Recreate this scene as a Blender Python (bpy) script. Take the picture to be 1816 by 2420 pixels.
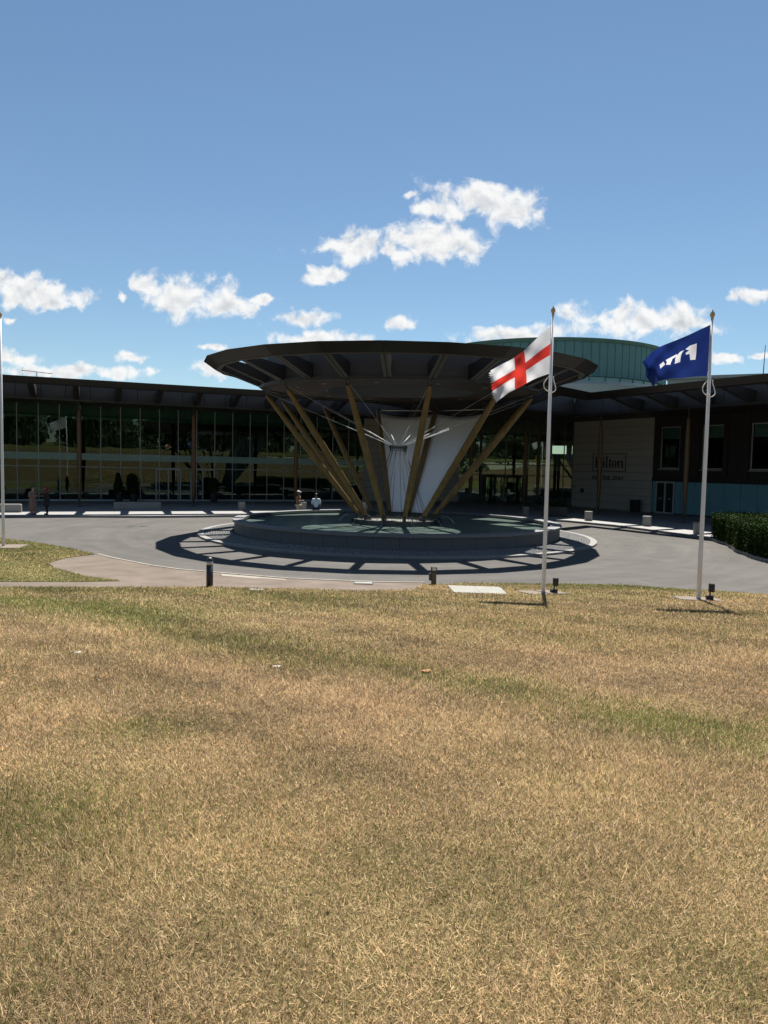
import bpy, bmesh, math, random
import numpy as np
from mathutils import Vector, Matrix
from mathutils.geometry import delaunay_2d_cdt
R = math.radians
sc = bpy.context.scene
for o in list(bpy.data.objects): bpy.data.objects.remove(o)
COL = sc.collection
rng = np.random.default_rng(7)
random.seed(7)

# ------------------------------------------------------------------ camera
cam = bpy.data.cameras.new('camera')
cam.sensor_fit = 'VERTICAL'; cam.sensor_height = 24.0; cam.lens = 24.0*1678/2420
cam.clip_start = 0.1; cam.clip_end = 6000
camo = bpy.data.objects.new('camera', cam); COL.objects.link(camo)
camo.matrix_world = Matrix.Translation((0, 0, 3.42)) @ Matrix.Rotation(R(90-3.65), 4, 'X') @ Matrix.Rotation(0.021, 4, 'Z')
sc.camera = camo
sc.render.resolution_x = 768; sc.render.resolution_y = 1024
sc.view_settings.view_transform = 'Standard'; sc.view_settings.look = 'None'
sc.view_settings.exposure = 1.1; sc.view_settings.gamma = 1.0; sc.view_settings.use_curve_mapping = False

# ------------------------------------------------------------------ sun and sky
SUN_EL, SUN_AZ = R(61.8), R(11.8)
sund = Vector((math.sin(SUN_AZ)*math.cos(SUN_EL), math.cos(SUN_AZ)*math.cos(SUN_EL), math.sin(SUN_EL)))
sl = bpy.data.lights.new('sun', 'SUN'); sl.energy = 5.0; sl.angle = R(0.53); sl.color = (1.0, 0.955, 0.88)
slo = bpy.data.objects.new('sun', sl); COL.objects.link(slo)
slo.rotation_euler = sund.to_track_quat('Z', 'Y').to_euler(); slo.location = sund*400

W = bpy.data.worlds.new('World'); sc.world = W; W.use_nodes = True
def build_world():
    nt = W.node_tree; N = nt.nodes; Lk = nt.links; N.clear()
    def nd(t, **k):
        n = N.new(t)
        for a, b in k.items(): setattr(n, a, b)
        return n
    def math_(op, a, b=None, c=None, clamp=False):
        n = nd('ShaderNodeMath', operation=op, use_clamp=clamp)
        for i, v in enumerate((a, b, c)):
            if v is None: continue
            if isinstance(v, (int, float)): n.inputs[i].default_value = v
            else: Lk.new(v, n.inputs[i])
        return n.outputs[0]
    def vm(op, a, b):
        n = nd('ShaderNodeVectorMath', operation=op)
        for i, v in enumerate((a, b)):
            if v is None: continue
            if isinstance(v, tuple): n.inputs[i].default_value = v
            else: Lk.new(v, n.inputs[i])
        return n.outputs['Value'] if op in ('LENGTH', 'DISTANCE', 'DOT_PRODUCT') else n.outputs[0]
    sky = nd('ShaderNodeTexSky'); sky.sky_type = 'NISHITA'; sky.sun_disc = False
    sky.sun_elevation = SUN_EL; sky.sun_rotation = SUN_AZ; sky.altitude = 80; sky.air_density = 1.0; sky.dust_density = 0.03; sky.ozone_density = 4.0
    tc = nd('ShaderNodeTexCoord'); d = tc.outputs['Generated']
    sx = nd('ShaderNodeSeparateXYZ'); Lk.new(d, sx.inputs[0])
    ym = math_('MAXIMUM', sx.outputs[1], 0.15)
    cb = nd('ShaderNodeCombineXYZ'); Lk.new(math_('DIVIDE', sx.outputs[0], ym), cb.inputs[0]); Lk.new(math_('DIVIDE', sx.outputs[2], ym), cb.inputs[1])
    P = cb.outputs[0]
    def noise(vec, scale, detail, rough, dist=0.0):
        n = nd('ShaderNodeTexNoise'); n.inputs['Scale'].default_value = scale; n.inputs['Detail'].default_value = detail
        n.inputs['Roughness'].default_value = rough; n.inputs['Distortion'].default_value = dist
        Lk.new(vec, n.inputs['Vector']); return n
    # warp the cloud outlines
    wn = noise(P, 16.0, 4.0, 0.6)
    wv = vm('MULTIPLY', vm('SUBTRACT', wn.outputs['Color'], (0.5, 0.5, 0.5)), (0.075, 0.035, 0.0))
    Pw = vm('ADD', P, wv)
    # the cumulus in this stretch of sky: centre and half-size, measured on the photograph (1660 wide)
    cl = [(1040,430,112,34),(955,458,58,26),(1105,455,55,30),(1060,405,62,18),(945,518,100,38),(1010,538,50,26),(885,512,48,24),
          (775,536,92,30),(845,546,45,18),(697,590,40,18),(55,632,82,34),(15,606,45,22),(110,655,35,14),(25,686,28,7),(175,640,38,20),
          (400,638,95,38),(495,664,46,26),(308,612,38,22),(655,685,60,15),(565,648,22,10),(848,698,34,13),(695,726,105,18),
          (1370,692,145,32),(1482,704,48,24),(1110,726,112,18),(1200,712,52,16),(1625,642,50,18),(455,748,30,8),(285,770,36,11),
          (330,797,20,11),(455,795,38,20),(140,805,150,14),(20,772,60,16),(890,427,17,9),(1555,775,25,12),(1635,768,25,6),(265,637,13,8)]
    f, p, r = 1678., R(3.65), 0.021
    acc = None
    for (cx, cy, rx, ry) in cl:
        dx = cx*1.094-908; dy = 1210-cy*1.094
        a = math.cos(r)*dx-math.sin(r)*dy; b = math.sin(r)*dx+math.cos(r)*dy
        fw = f*math.cos(p)+b*math.sin(p); u = a/fw; w = (b*math.cos(p)-f*math.sin(p))/fw
        q = vm('MULTIPLY', vm('SUBTRACT', Pw, (u, w, 0)), (f/(rx*1.094*1.38), f/(ry*1.094*1.45), 0))
        l = vm('LENGTH', q, None)
        acc = l if acc is None else math_('SMOOTH_MIN', acc, l, 0.25)
    D = math_('SUBTRACT', 1.0, acc)
    front = math_('GREATER_THAN', sx.outputs[1], 0.16)
    # scattered fair-weather cloud over the rest of the dome
    zz = math_('MAXIMUM', math_('ADD', sx.outputs[2], 0.08), 0.03)
    cb2 = nd('ShaderNodeCombineXYZ'); Lk.new(math_('DIVIDE', sx.outputs[0], zz), cb2.inputs[0]); Lk.new(math_('DIVIDE', sx.outputs[1], zz), cb2.inputs[1])
    gn = noise(cb2.outputs[0], 0.9, 5.0, 0.55)
    G = math_('MULTIPLY', math_('SUBTRACT', gn.outputs[0], 0.57), 5.0)
    Dm = nd('ShaderNodeMix'); Dm.data_type = 'FLOAT'
    Lk.new(front, Dm.inputs[0]); Lk.new(G, Dm.inputs[2]); Lk.new(D, Dm.inputs[3])
    n1 = noise(P, 29.0, 12.0, 0.59, 0.3)
    off = vm('ADD', P, (0.002, 0.010, 0.0))
    n2 = noise(off, 29.0, 7.0, 0.55, 0.3)
    dens = math_('ADD', Dm.outputs[0], math_('MULTIPLY', math_('SUBTRACT', n1.outputs[0], 0.53), 2.45))
    mr = nd('ShaderNodeMapRange'); mr.interpolation_type = 'SMOOTHSTEP'
    Lk.new(dens, mr.inputs[0]); mr.inputs[1].default_value = 0.0; mr.inputs[2].default_value = 0.62
    up = math_('GREATER_THAN', sx.outputs[2], -0.01)
    alpha = math_('MULTIPLY', math_('MULTIPLY', mr.outputs[0], 0.97), up)
    thick = nd('ShaderNodeMapRange'); Lk.new(dens, thick.inputs[0]); thick.inputs[1].default_value = 0.35; thick.inputs[2].default_value = 1.15
    emb = math_('MULTIPLY', math_('SUBTRACT', n1.outputs[0], n2.outputs[0]), 2.4)
    sh = math_('ADD', math_('SUBTRACT', 1.0, math_('MULTIPLY', thick.outputs[0], 0.42)), emb, clamp=True)
    cr = nd('ShaderNodeMix'); cr.data_type = 'RGBA'; Lk.new(sh, cr.inputs[0])
    cr.inputs[6].default_value = (0.44, 0.49, 0.55, 1); cr.inputs[7].default_value = (0.98, 0.98, 0.97, 1)
    tint = vm('MULTIPLY', sky.outputs[0], (1.03, 1.06, 0.99))
    b1 = nd('ShaderNodeBackground'); Lk.new(tint, b1.inputs[0]); b1.inputs[1].default_value = 0.05
    b2 = nd('ShaderNodeBackground'); Lk.new(cr.outputs[2], b2.inputs[0]); b2.inputs[1].default_value = 0.46
    mx = nd('ShaderNodeMixShader'); Lk.new(alpha, mx.inputs[0]); Lk.new(b1.outputs[0], mx.inputs[1]); Lk.new(b2.outputs[0], mx.inputs[2])
    out = nd('ShaderNodeOutputWorld'); Lk.new(mx.outputs[0], out.inputs[0])
build_world()

# ------------------------------------------------------------------ helpers
def tag(o, label=None, cat=None, group=None, kind=None):
    if label: o['label'] = label
    if cat: o['category'] = cat
    if group: o['group'] = group
    if kind: o['kind'] = kind
    return o
def empty(name, loc, label=None, cat=None, group=None):
    e = bpy.data.objects.new(name, None); COL.objects.link(e); e.location = loc; e.empty_display_size = 0.2
    return tag(e, label, cat, group)
def wloc(p):
    v = Vector((0, 0, 0))
    while p is not None: v += p.location; p = p.parent
    return v
def setparent(o, p):
    o.parent = p
    if p is not None: o.matrix_parent_inverse = Matrix.Translation(-PW(p))
PWC = {}
def PW(p):
    # world position of a parent (parents are never rotated)
    return p.matrix_basis.translation.copy() if p.parent is None else Vector(p.get('_w', (0, 0, 0)))
def link(name, me, mat, parent=None, smooth=False):
    o = bpy.data.objects.new(name, me); COL.objects.link(o)
    if mat and not me.materials: me.materials.append(mat)
    if smooth:
        me.polygons.foreach_set('use_smooth', [True]*len(me.polygons))
    setparent(o, parent)
    return o
def inst(name, me, loc, rotz=0.0, parent=None, rot=None, scale=None):
    """another object using shared mesh data, placed in world space under an unrotated parent"""
    o = bpy.data.objects.new(name, me); COL.objects.link(o)
    o.location = loc; o.rotation_euler = rot if rot is not None else (0, 0, rotz)
    if scale: o.scale = scale
    setparent(o, parent)
    return o
def V(x, y, z=0.0): return Vector((x, y, z))

class MB:
    def __init__(s): s.v = []; s.f = []
    def add(s, vs, fs):
        b = len(s.v); s.v += [tuple(q) for q in vs]; s.f += [tuple(b+i for i in q) for q in fs]; return s
    def para(s, o, a, b, c):
        o, a, b, c = map(Vector, (o, a, b, c))
        vs = [o, o+a, o+a+b, o+b, o+c, o+a+c, o+a+b+c, o+b+c]
        fs = [(0,3,2,1),(4,5,6,7),(0,1,5,4),(1,2,6,5),(2,3,7,6),(3,0,4,7)]
        if a.cross(b).dot(c) < 0: fs = [tuple(reversed(q)) for q in fs]
        return s.add(vs, fs)
    def box(s, c, d, rz=0.0):
        m = Matrix.Rotation(rz, 3, 'Z'); a = m@V(d[0],0,0); b = m@V(0,d[1],0); e = V(0,0,d[2])
        return s.para(Vector(c)-a/2-b/2-e/2, a, b, e)
    def tube(s, pts, rad, n=8, caps=True):
        pts = [Vector(q) for q in pts]; k = len(pts)
        rad = list(rad) if hasattr(rad, '__len__') else [rad]*k
        vs = []; fs = []; x = None
        for i in range(k):
            t = (pts[min(i+1, k-1)]-pts[max(i-1, 0)]).normalized()
            if x is None: x = t.orthogonal().normalized()
            x = (x-t*x.dot(t)).normalized(); y = t.cross(x)
            for j in range(n):
                a = 2*math.pi*j/n; vs.append(pts[i]+(x*math.cos(a)+y*math.sin(a))*rad[i])
        for i in range(k-1):
            for j in range(n):
                fs.append((i*n+j, i*n+(j+1) % n, (i+1)*n+(j+1) % n, (i+1)*n+j))
        if caps: fs.append(tuple(reversed(range(n)))); fs.append(tuple(range((k-1)*n, k*n)))
        return s.add(vs, fs)
    def lathe(s, c, prof, n=24, a0=0.0, a1=2*math.pi):
        full = abs(a1-a0-2*math.pi) < 1e-6; m = n if full else n+1; vs = []; fs = []
        for r, z in prof:
            for j in range(m):
                a = a0+(a1-a0)*j/n; vs.append((c[0]+r*math.cos(a), c[1]+r*math.sin(a), c[2]+z))
        for i in range(len(prof)-1):
            for j in range(n):
                j2 = (j+1) % m; fs.append((i*m+j, i*m+j2, (i+1)*m+j2, (i+1)*m+j))
        return s.add(vs, fs)
    def prism(s, poly, off):
        n = len(poly); poly = [Vector(q) for q in poly]; off = Vector(off)
        return s.add(poly+[q+off for q in poly], [tuple(reversed(range(n))), tuple(range(n, 2*n))]+[(i, (i+1) % n, n+(i+1) % n, n+i) for i in range(n)])
    def mesh(s, name):
        me = bpy.data.meshes.new(name); me.from_pydata(s.v, [], s.f); me.update(); return me
    def build(s, name, mat, parent=None, smooth=False):
        return link(name, s.mesh(name), mat, parent, smooth)
def recalc(o):
    bm = bmesh.new(); bm.from_mesh(o.data); bmesh.ops.recalc_face_normals(bm, faces=bm.faces); bm.to_mesh(o.data); bm.free(); return o
def bevel(o, w=0.01, seg=1):
    m = o.modifiers.new('bevel', 'BEVEL'); m.width = w; m.segments = seg; m.limit_method = 'ANGLE'; return o
def subpart_anchor(o, p):
    o['_w'] = (0.0, 0.0, 0.0)
    return o

# ------------------------------------------------------------------ materials
def newmat(name):
    m = bpy.data.materials.new(name); m.use_nodes = True; nt = m.node_tree
    return m, nt, nt.nodes, nt.links, nt.nodes['Principled BSDF']
def pm(name, col, rough=0.6, metal=0.0, var=0.12, scale=3.0, fine=40.0, bump=0.0, bscale=60.0, spec=0.5, col2=None, stretch=(1,1,1), island=0.0, trans=0.0):
    m, nt, N, L, B = newmat(name)
    B.inputs['Roughness'].default_value = rough; B.inputs['Metallic'].default_value = metal
    B.inputs['Specular IOR Level'].default_value = spec
    g = N.new('ShaderNodeNewGeometry'); mp = N.new('ShaderNodeMapping'); mp.inputs['Scale'].default_value = stretch
    L.new(g.outputs['Position'], mp.inputs[0])
    n1 = N.new('ShaderNodeTexNoise'); n1.inputs['Scale'].default_value = scale; n1.inputs['Detail'].default_value = 5; L.new(mp.outputs[0], n1.inputs['Vector'])
    n2 = N.new('ShaderNodeTexNoise'); n2.inputs['Scale'].default_value = fine; n2.inputs['Detail'].default_value = 3; L.new(mp.outputs[0], n2.inputs['Vector'])
    ad = N.new('ShaderNodeMath'); ad.operation = 'ADD'; L.new(n1.outputs[0], ad.inputs[0]); L.new(n2.outputs[0], ad.inputs[1])
    mr = N.new('ShaderNodeMapRange'); mr.inputs[1].default_value = 0.65; mr.inputs[2].default_value = 1.35; L.new(ad.outputs[0], mr.inputs[0])
    mx = N.new('ShaderNodeMix'); mx.data_type = 'RGBA'; L.new(mr.outputs[0], mx.inputs[0])
    c2 = col2 if col2 else tuple(min(1, c*(1+var)) for c in col); c1 = col if col2 else tuple(c*(1-var) for c in col)
    mx.inputs[6].default_value = (*c1, 1); mx.inputs[7].default_value = (*c2, 1)
    outc = mx.outputs[2]
    if island:
        hv = N.new('ShaderNodeHueSaturation'); mr2 = N.new('ShaderNodeMapRange'); L.new(g.outputs['Random Per Island'], mr2.inputs[0])
        mr2.inputs[3].default_value = 1-island; mr2.inputs[4].default_value = 1+island; L.new(mr2.outputs[0], hv.inputs['Value']); L.new(outc, hv.inputs['Color']); outc = hv.outputs[0]
    L.new(outc, B.inputs['Base Color'])
    if bump:
        n3 = N.new('ShaderNodeTexNoise'); n3.inputs['Scale'].default_value = bscale; n3.inputs['Detail'].default_value = 4; L.new(mp.outputs[0], n3.inputs['Vector'])
        b = N.new('ShaderNodeBump'); b.inputs['Strength'].default_value = bump; b.inputs['Distance'].default_value = 0.02
        L.new(n3.outputs[0], b.inputs['Height']); L.new(b.outputs[0], B.inputs['Normal'])
    if trans:
        t = N.new('ShaderNodeBsdfTranslucent'); L.new(outc, t.inputs[0]); ms = N.new('ShaderNodeMixShader'); ms.inputs[0].default_value = trans
        L.new(B.outputs[0], ms.inputs[1]); L.new(t.outputs[0], ms.inputs[2]); L.new(ms.outputs[0], N['Material Output'].inputs[0])
    return m
def glassmat(name, tint, refl=0.10, wob=0.0):
    m, nt, N, L, B = newmat(name); N.remove(B)
    tr = N.new('ShaderNodeBsdfTransparent'); tr.inputs[0].default_value = (*tint, 1)
    gl = N.new('ShaderNodeBsdfGlossy'); gl.inputs[0].default_value = (0.66, 0.76, 0.70, 1); gl.inputs[1].default_value = 0.0
    fr = N.new('ShaderNodeFresnel'); fr.inputs[0].default_value = 1.5
    ad = N.new('ShaderNodeMath'); ad.operation = 'ADD'; ad.use_clamp = True; ad.inputs[1].default_value = refl; L.new(fr.outputs[0], ad.inputs[0])
    ms = N.new('ShaderNodeMixShader'); L.new(ad.outputs[0], ms.inputs[0]); L.new(tr.outputs[0], ms.inputs[1]); L.new(gl.outputs[0], ms.inputs[2])
    if wob:
        g = N.new('ShaderNodeNewGeometry'); n3 = N.new('ShaderNodeTexNoise'); n3.inputs['Scale'].default_value = 0.6; n3.inputs['Detail'].default_value = 1
        L.new(g.outputs['Position'], n3.inputs['Vector']); b = N.new('ShaderNodeBump'); b.inputs['Strength'].default_value = wob; b.inputs['Distance'].default_value = 0.02
        L.new(n3.outputs[0], b.inputs['Height']); L.new(b.outputs[0], gl.inputs['Normal'])
    L.new(ms.outputs[0], N['Material Output'].inputs[0]); return m
M = {}
def asphaltmat():
    m = pm('asphalt', (0.086, 0.080, 0.073), 0.9, var=0.14, scale=0.3, fine=70, bump=0.25, bscale=120, spec=0.25); N = m.node_tree.nodes; L = m.node_tree.links; B = N['Principled BSDF']
    src = B.inputs['Base Color'].links[0].from_socket; g = N.new('ShaderNodeNewGeometry')
    sb = N.new('ShaderNodeVectorMath'); sb.operation = 'SUBTRACT'; L.new(g.outputs['Position'], sb.inputs[0]); sb.inputs[1].default_value = (0.65, 36.2, 0)
    ln = N.new('ShaderNodeVectorMath'); ln.operation = 'LENGTH'; L.new(sb.outputs[0], ln.inputs[0]); sx = N.new('ShaderNodeSeparateXYZ'); L.new(sb.outputs[0], sx.inputs[0])
    at = N.new('ShaderNodeMath'); at.operation = 'ARCTAN2'; L.new(sx.outputs[1], at.inputs[0]); L.new(sx.outputs[0], at.inputs[1])
    cb = N.new('ShaderNodeCombineXYZ'); L.new(ln.outputs['Value'], cb.inputs[0]); L.new(at.outputs[0], cb.inputs[1])
    n = N.new('ShaderNodeTexNoise'); n.inputs['Scale'].default_value = 1.5; n.inputs['Detail'].default_value = 6; n.inputs['Roughness'].default_value = 0.65; L.new(cb.outputs[0], n.inputs['Vector'])
    n2 = N.new('ShaderNodeTexNoise'); n2.inputs['Scale'].default_value = 0.5; n2.inputs['Detail'].default_value = 7; n2.inputs['Roughness'].default_value = 0.7; n2.inputs['Distortion'].default_value = 1.5; L.new(g.outputs['Position'], n2.inputs['Vector'])
    ad = N.new('ShaderNodeMath'); ad.operation = 'ADD'; L.new(n.outputs[0], ad.inputs[0]); L.new(n2.outputs[0], ad.inputs[1])
    mr = N.new('ShaderNodeMapRange'); mr.inputs[1].default_value = 0.7; mr.inputs[2].default_value = 1.3; mr.inputs[3].default_value = 0.74; mr.inputs[4].default_value = 1.22; L.new(ad.outputs[0], mr.inputs[0])
    hv = N.new('ShaderNodeHueSaturation'); L.new(src, hv.inputs['Color']); L.new(mr.outputs[0], hv.inputs['Value']); L.new(hv.outputs[0], B.inputs['Base Color']); return m
M['asphalt'] = asphaltmat()
M['gravel'] = pm('gravel', (0.098, 0.076, 0.060), 0.9, col2=(0.185, 0.150, 0.122), scale=1.2, fine=55, bump=0.5, bscale=90, spec=0.2)
M['kerb'] = pm('kerb_stone', (0.20, 0.195, 0.185), 0.8, var=0.14, scale=2, fine=60)
M['edging'] = pm('pale_edging', (0.24, 0.215, 0.18), 0.85, var=0.14, scale=4, fine=70)
M['paving'] = pm('paving', (0.24, 0.235, 0.225), 0.8, var=0.10, scale=1.0, fine=30, bump=0.1)
M['cobble'] = pm('cobble', (0.145, 0.145, 0.143), 0.75, var=0.12, scale=2, fine=50, island=0.22)
M['joint'] = pm('joint_mortar', (0.045, 0.044, 0.042), 0.95, var=0.2, scale=6, fine=60)
M['granite'] = pm('granite', (0.085, 0.09, 0.095), 0.6, var=0.10, scale=1.5, fine=120, bump=0.05)
M['granite_cap'] = pm('granite_cap', (0.15, 0.15, 0.152), 0.6, var=0.08, scale=1.2, fine=120)
M['bronze'] = pm('bronze_cladding', (0.032, 0.027, 0.022), 0.42, metal=0.55, var=0.25, scale=0.7, fine=14, stretch=(1, 1, 0.4))
M['bronze_dark'] = pm('bronze_panel', (0.024, 0.0215, 0.0195), 0.55, metal=0.3, var=0.2, scale=0.9, fine=20)
M['rib_edge'] = pm('rib_edge', (0.085, 0.078, 0.068), 0.5, metal=0.2, var=0.12)
M['drum'] = pm('drum_panel', (0.042, 0.039, 0.037), 0.6, metal=0.1, var=0.15, scale=0.8, fine=12)
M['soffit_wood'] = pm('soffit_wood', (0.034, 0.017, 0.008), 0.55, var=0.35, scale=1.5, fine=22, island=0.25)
M['soffit_grey'] = pm('soffit_grey', (0.085, 0.09, 0.10), 0.6, var=0.05)
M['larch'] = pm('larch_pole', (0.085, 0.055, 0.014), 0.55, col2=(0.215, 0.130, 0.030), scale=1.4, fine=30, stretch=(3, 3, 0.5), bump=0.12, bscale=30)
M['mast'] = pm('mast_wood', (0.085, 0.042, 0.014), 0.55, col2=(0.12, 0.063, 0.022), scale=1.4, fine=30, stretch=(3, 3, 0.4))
M['steel'] = pm('stainless_steel', (0.62, 0.62, 0.62), 0.22, metal=1.0, var=0.05)
M['sleeve'] = pm('glint_white_sleeve', (0.72, 0.72, 0.72), 0.4, metal=0.0, var=0.03)  # matt white colour imitates steel glinting in the sun
M['steel_dark'] = pm('dark_steel', (0.07, 0.07, 0.072), 0.45, metal=0.7, var=0.15)
M['cloth_white'] = pm('white_sheet', (0.88, 0.90, 0.95), 0.8, var=0.04, scale=0.7, fine=8, trans=0.04)
M['limestone'] = pm('limestone', (0.41, 0.385, 0.35), 0.75, var=0.06, scale=0.8, fine=30)
M['frame'] = pm('grey_frame', (0.38, 0.41, 0.40), 0.45, metal=0.0, var=0.05)
M['frame_dark'] = pm('black_frame', (0.025, 0.026, 0.028), 0.4, metal=0.3, var=0.1)
M['glass'] = glassmat('facade_glass', (0.55, 0.68, 0.64), 0.015, wob=0.10)
M['glass_clear'] = glassmat('entrance_glass', (0.70, 0.78, 0.74), 0.05, wob=0.05)
M['teal_band'] = pm('teal_glass_band', (0.20, 0.36, 0.33), 0.25, var=0.1, scale=0.6, fine=4)
M['teal_panel'] = pm('teal_back_painted_glass', (0.16, 0.36, 0.42), 0.08, var=0.10, scale=0.5, fine=3, spec=0.5)
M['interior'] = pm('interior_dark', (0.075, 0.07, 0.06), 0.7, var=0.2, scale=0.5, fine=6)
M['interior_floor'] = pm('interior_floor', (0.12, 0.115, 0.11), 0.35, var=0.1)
M['curtain'] = pm('curtain', (0.11, 0.09, 0.055), 0.8, var=0.5, scale=3.5, fine=9, stretch=(4, 4, 0.05))
M['roof_deck'] = pm('roof_deck', (0.22, 0.22, 0.22), 0.8)
M['copper'] = pm('copper_patina', (0.058, 0.150, 0.150), 0.6, var=0.12, scale=0.5, fine=5, stretch=(1, 1, 0.3))
M['copper_edge'] = pm('copper_rim', (0.028, 0.075, 0.062), 0.6, col2=(0.05, 0.12, 0.09), scale=1, fine=6)
M['pale_metal'] = pm('pale_metal', (0.20, 0.24, 0.235), 0.5, metal=0.2, var=0.08, scale=0.3, fine=3)
M['white_paint'] = pm('white_paint', (0.70, 0.70, 0.70), 0.35, var=0.04, scale=2, fine=20)
M['gold'] = pm('finial_brass', (0.45, 0.33, 0.16), 0.35, metal=0.6, var=0.15)
M['rope'] = pm('rope', (0.75, 0.74, 0.70), 0.8)
M['black_metal'] = pm('black_metal', (0.018, 0.018, 0.02), 0.45, var=0.2)
M['silver'] = pm('silver_ring', (0.45, 0.45, 0.45), 0.35, metal=0.6, var=0.1)
M['post_wood'] = pm('weathered_post', (0.11, 0.085, 0.055), 0.85, var=0.35, scale=6, fine=40, stretch=(4, 4, 0.6), bump=0.3)
M['concrete'] = pm('concrete', (0.24, 0.23, 0.215), 0.85, var=0.10, scale=2, fine=40, bump=0.15)
M['concrete_pale'] = pm('concrete_pale', (0.23, 0.225, 0.20), 0.85, var=0.14, scale=3, fine=40, bump=0.2)
M['slab'] = pm('pad_concrete', (0.155, 0.125, 0.10), 0.9, var=0.2, scale=3, fine=40, bump=0.3)
M['ink'] = pm('sign_black', (0.012, 0.012, 0.014), 0.4, var=0.05)
M['leaf'] = pm('hedge_leaf', (0.022, 0.042, 0.007), 0.7, spec=0.06, var=0.35, scale=1.6, fine=8, island=0.45, trans=0.15)
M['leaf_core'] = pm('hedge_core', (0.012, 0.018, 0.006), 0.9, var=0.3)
M['wood_leaf'] = pm('woodland_leaf', (0.035, 0.06, 0.018), 0.7, var=0.35, scale=0.15, fine=2, island=0.4)
M['plant_pot'] = pm('planter_black', (0.02, 0.02, 0.021), 0.5)
M['skin'] = pm('skin', (0.42, 0.25, 0.17), 0.55, var=0.05)
M['skin_dark'] = pm('skin_brown', (0.24, 0.13, 0.08), 0.55, var=0.05)
M['hair'] = pm('dark_hair', (0.02, 0.014, 0.012), 0.5)
def cloth(n, c, var=0.08): return pm(n, c, 0.9, var=var, scale=6, fine=40)
M['oculus'] = glassmat('oculus_glass', (0.82, 0.86, 0.85), 0.0)
def brickmat():
    m, nt, N, L, B = newmat('brown_brick'); B.inputs['Roughness'].default_value = 0.85
    tc = N.new('ShaderNodeUVMap'); br = N.new('ShaderNodeTexBrick'); L.new(tc.outputs[0], br.inputs[0])
    br.inputs['Color1'].default_value = (0.028, 0.022, 0.021, 1); br.inputs['Color2'].default_value = (0.019, 0.0155, 0.0155, 1); br.inputs['Mortar'].default_value = (0.045, 0.04, 0.038, 1)
    br.inputs['Scale'].default_value = 1.0; br.inputs['Brick Width'].default_value = 0.225; br.inputs['Row Height'].default_value = 0.075; br.inputs['Mortar Size'].default_value = 0.008
    L.new(br.outputs[0], B.inputs['Base Color']); return m
M['brick'] = brickmat()
def watermat():
    m, nt, N, L, B = newmat('pool_water')
    B.inputs['Base Color'].default_value = (0.085, 0.15, 0.125, 1); B.inputs['Roughness'].default_value = 0.06; B.inputs['IOR'].default_value = 1.33
    g = N.new('ShaderNodeNewGeometry')
    n0 = N.new('ShaderNodeTexNoise'); n0.inputs['Scale'].default_value = 9; n0.inputs['Detail'].default_value = 4; n0.inputs['Roughness'].default_value = 0.65; L.new(g.outputs['Position'], n0.inputs['Vector'])
    v = N.new('ShaderNodeTexVoronoi'); v.inputs['Scale'].default_value = 5.5; v.feature = 'SMOOTH_F1'; L.new(g.outputs['Position'], v.inputs['Vector'])
    a = N.new('ShaderNodeMath'); a.operation = 'ADD'; L.new(n0.outputs[0], a.inputs[0]); L.new(v.outputs[0], a.inputs[1])
    b = N.new('ShaderNodeBump'); b.inputs['Strength'].default_value = 0.55; b.inputs['Distance'].default_value = 0.06; L.new(a.outputs[0], b.inputs['Height']); L.new(b.outputs[0], B.inputs['Normal'])
    mx = N.new('ShaderNodeMix'); mx.data_type = 'RGBA'; L.new(n0.outputs[0], mx.inputs[0]); mx.inputs[6].default_value = (0.085, 0.125, 0.11, 1); mx.inputs[7].default_value = (0.19, 0.24, 0.215, 1)
    L.new(mx.outputs[2], B.inputs['Base Color']); return m
M['water'] = watermat()
M['jet'] = glassmat('water_jet', (0.85, 0.9, 0.9), 0.25)

# ------------------------------------------------------------------ ground
def gh(x, y): return 0.09*max(0.0, 20.5-y) if y > -45 else 0.09*65.5+0.03*(-45-y)
def snoise(x, y, seed=0):
    r_ = np.random.default_rng(seed); s = 0
    for k in range(7):
        fx, fy = r_.normal(0, 1, 2)*(0.35*1.6**k*0.6); s = s+np.sin(fx*x+fy*y+r_.uniform(0, 6.28))/(1+0.45*k)
    return s/3.2
def inside(poly, x, y):
    x = np.asarray(x); y = np.asarray(y); c = np.zeros(x.shape, bool); n = len(poly); j = n-1
    for i in range(n):
        xi, yi = poly[i]; xj, yj = poly[j]
        cond = ((yi > y) != (yj > y)) & (x < (xj-xi)*(y-yi)/(yj-yi+1e-12)+xi); c ^= cond; j = i
    return c
def dens_poly(poly, step):
    out = []
    for i in range(len(poly)):
        a = Vector(poly[i]); b = Vector(poly[(i+1) % len(poly)]); k = max(1, int((b-a).length/step))
        out += [tuple(a.lerp(b, t/k)) for t in range(k)]
    return out
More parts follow.
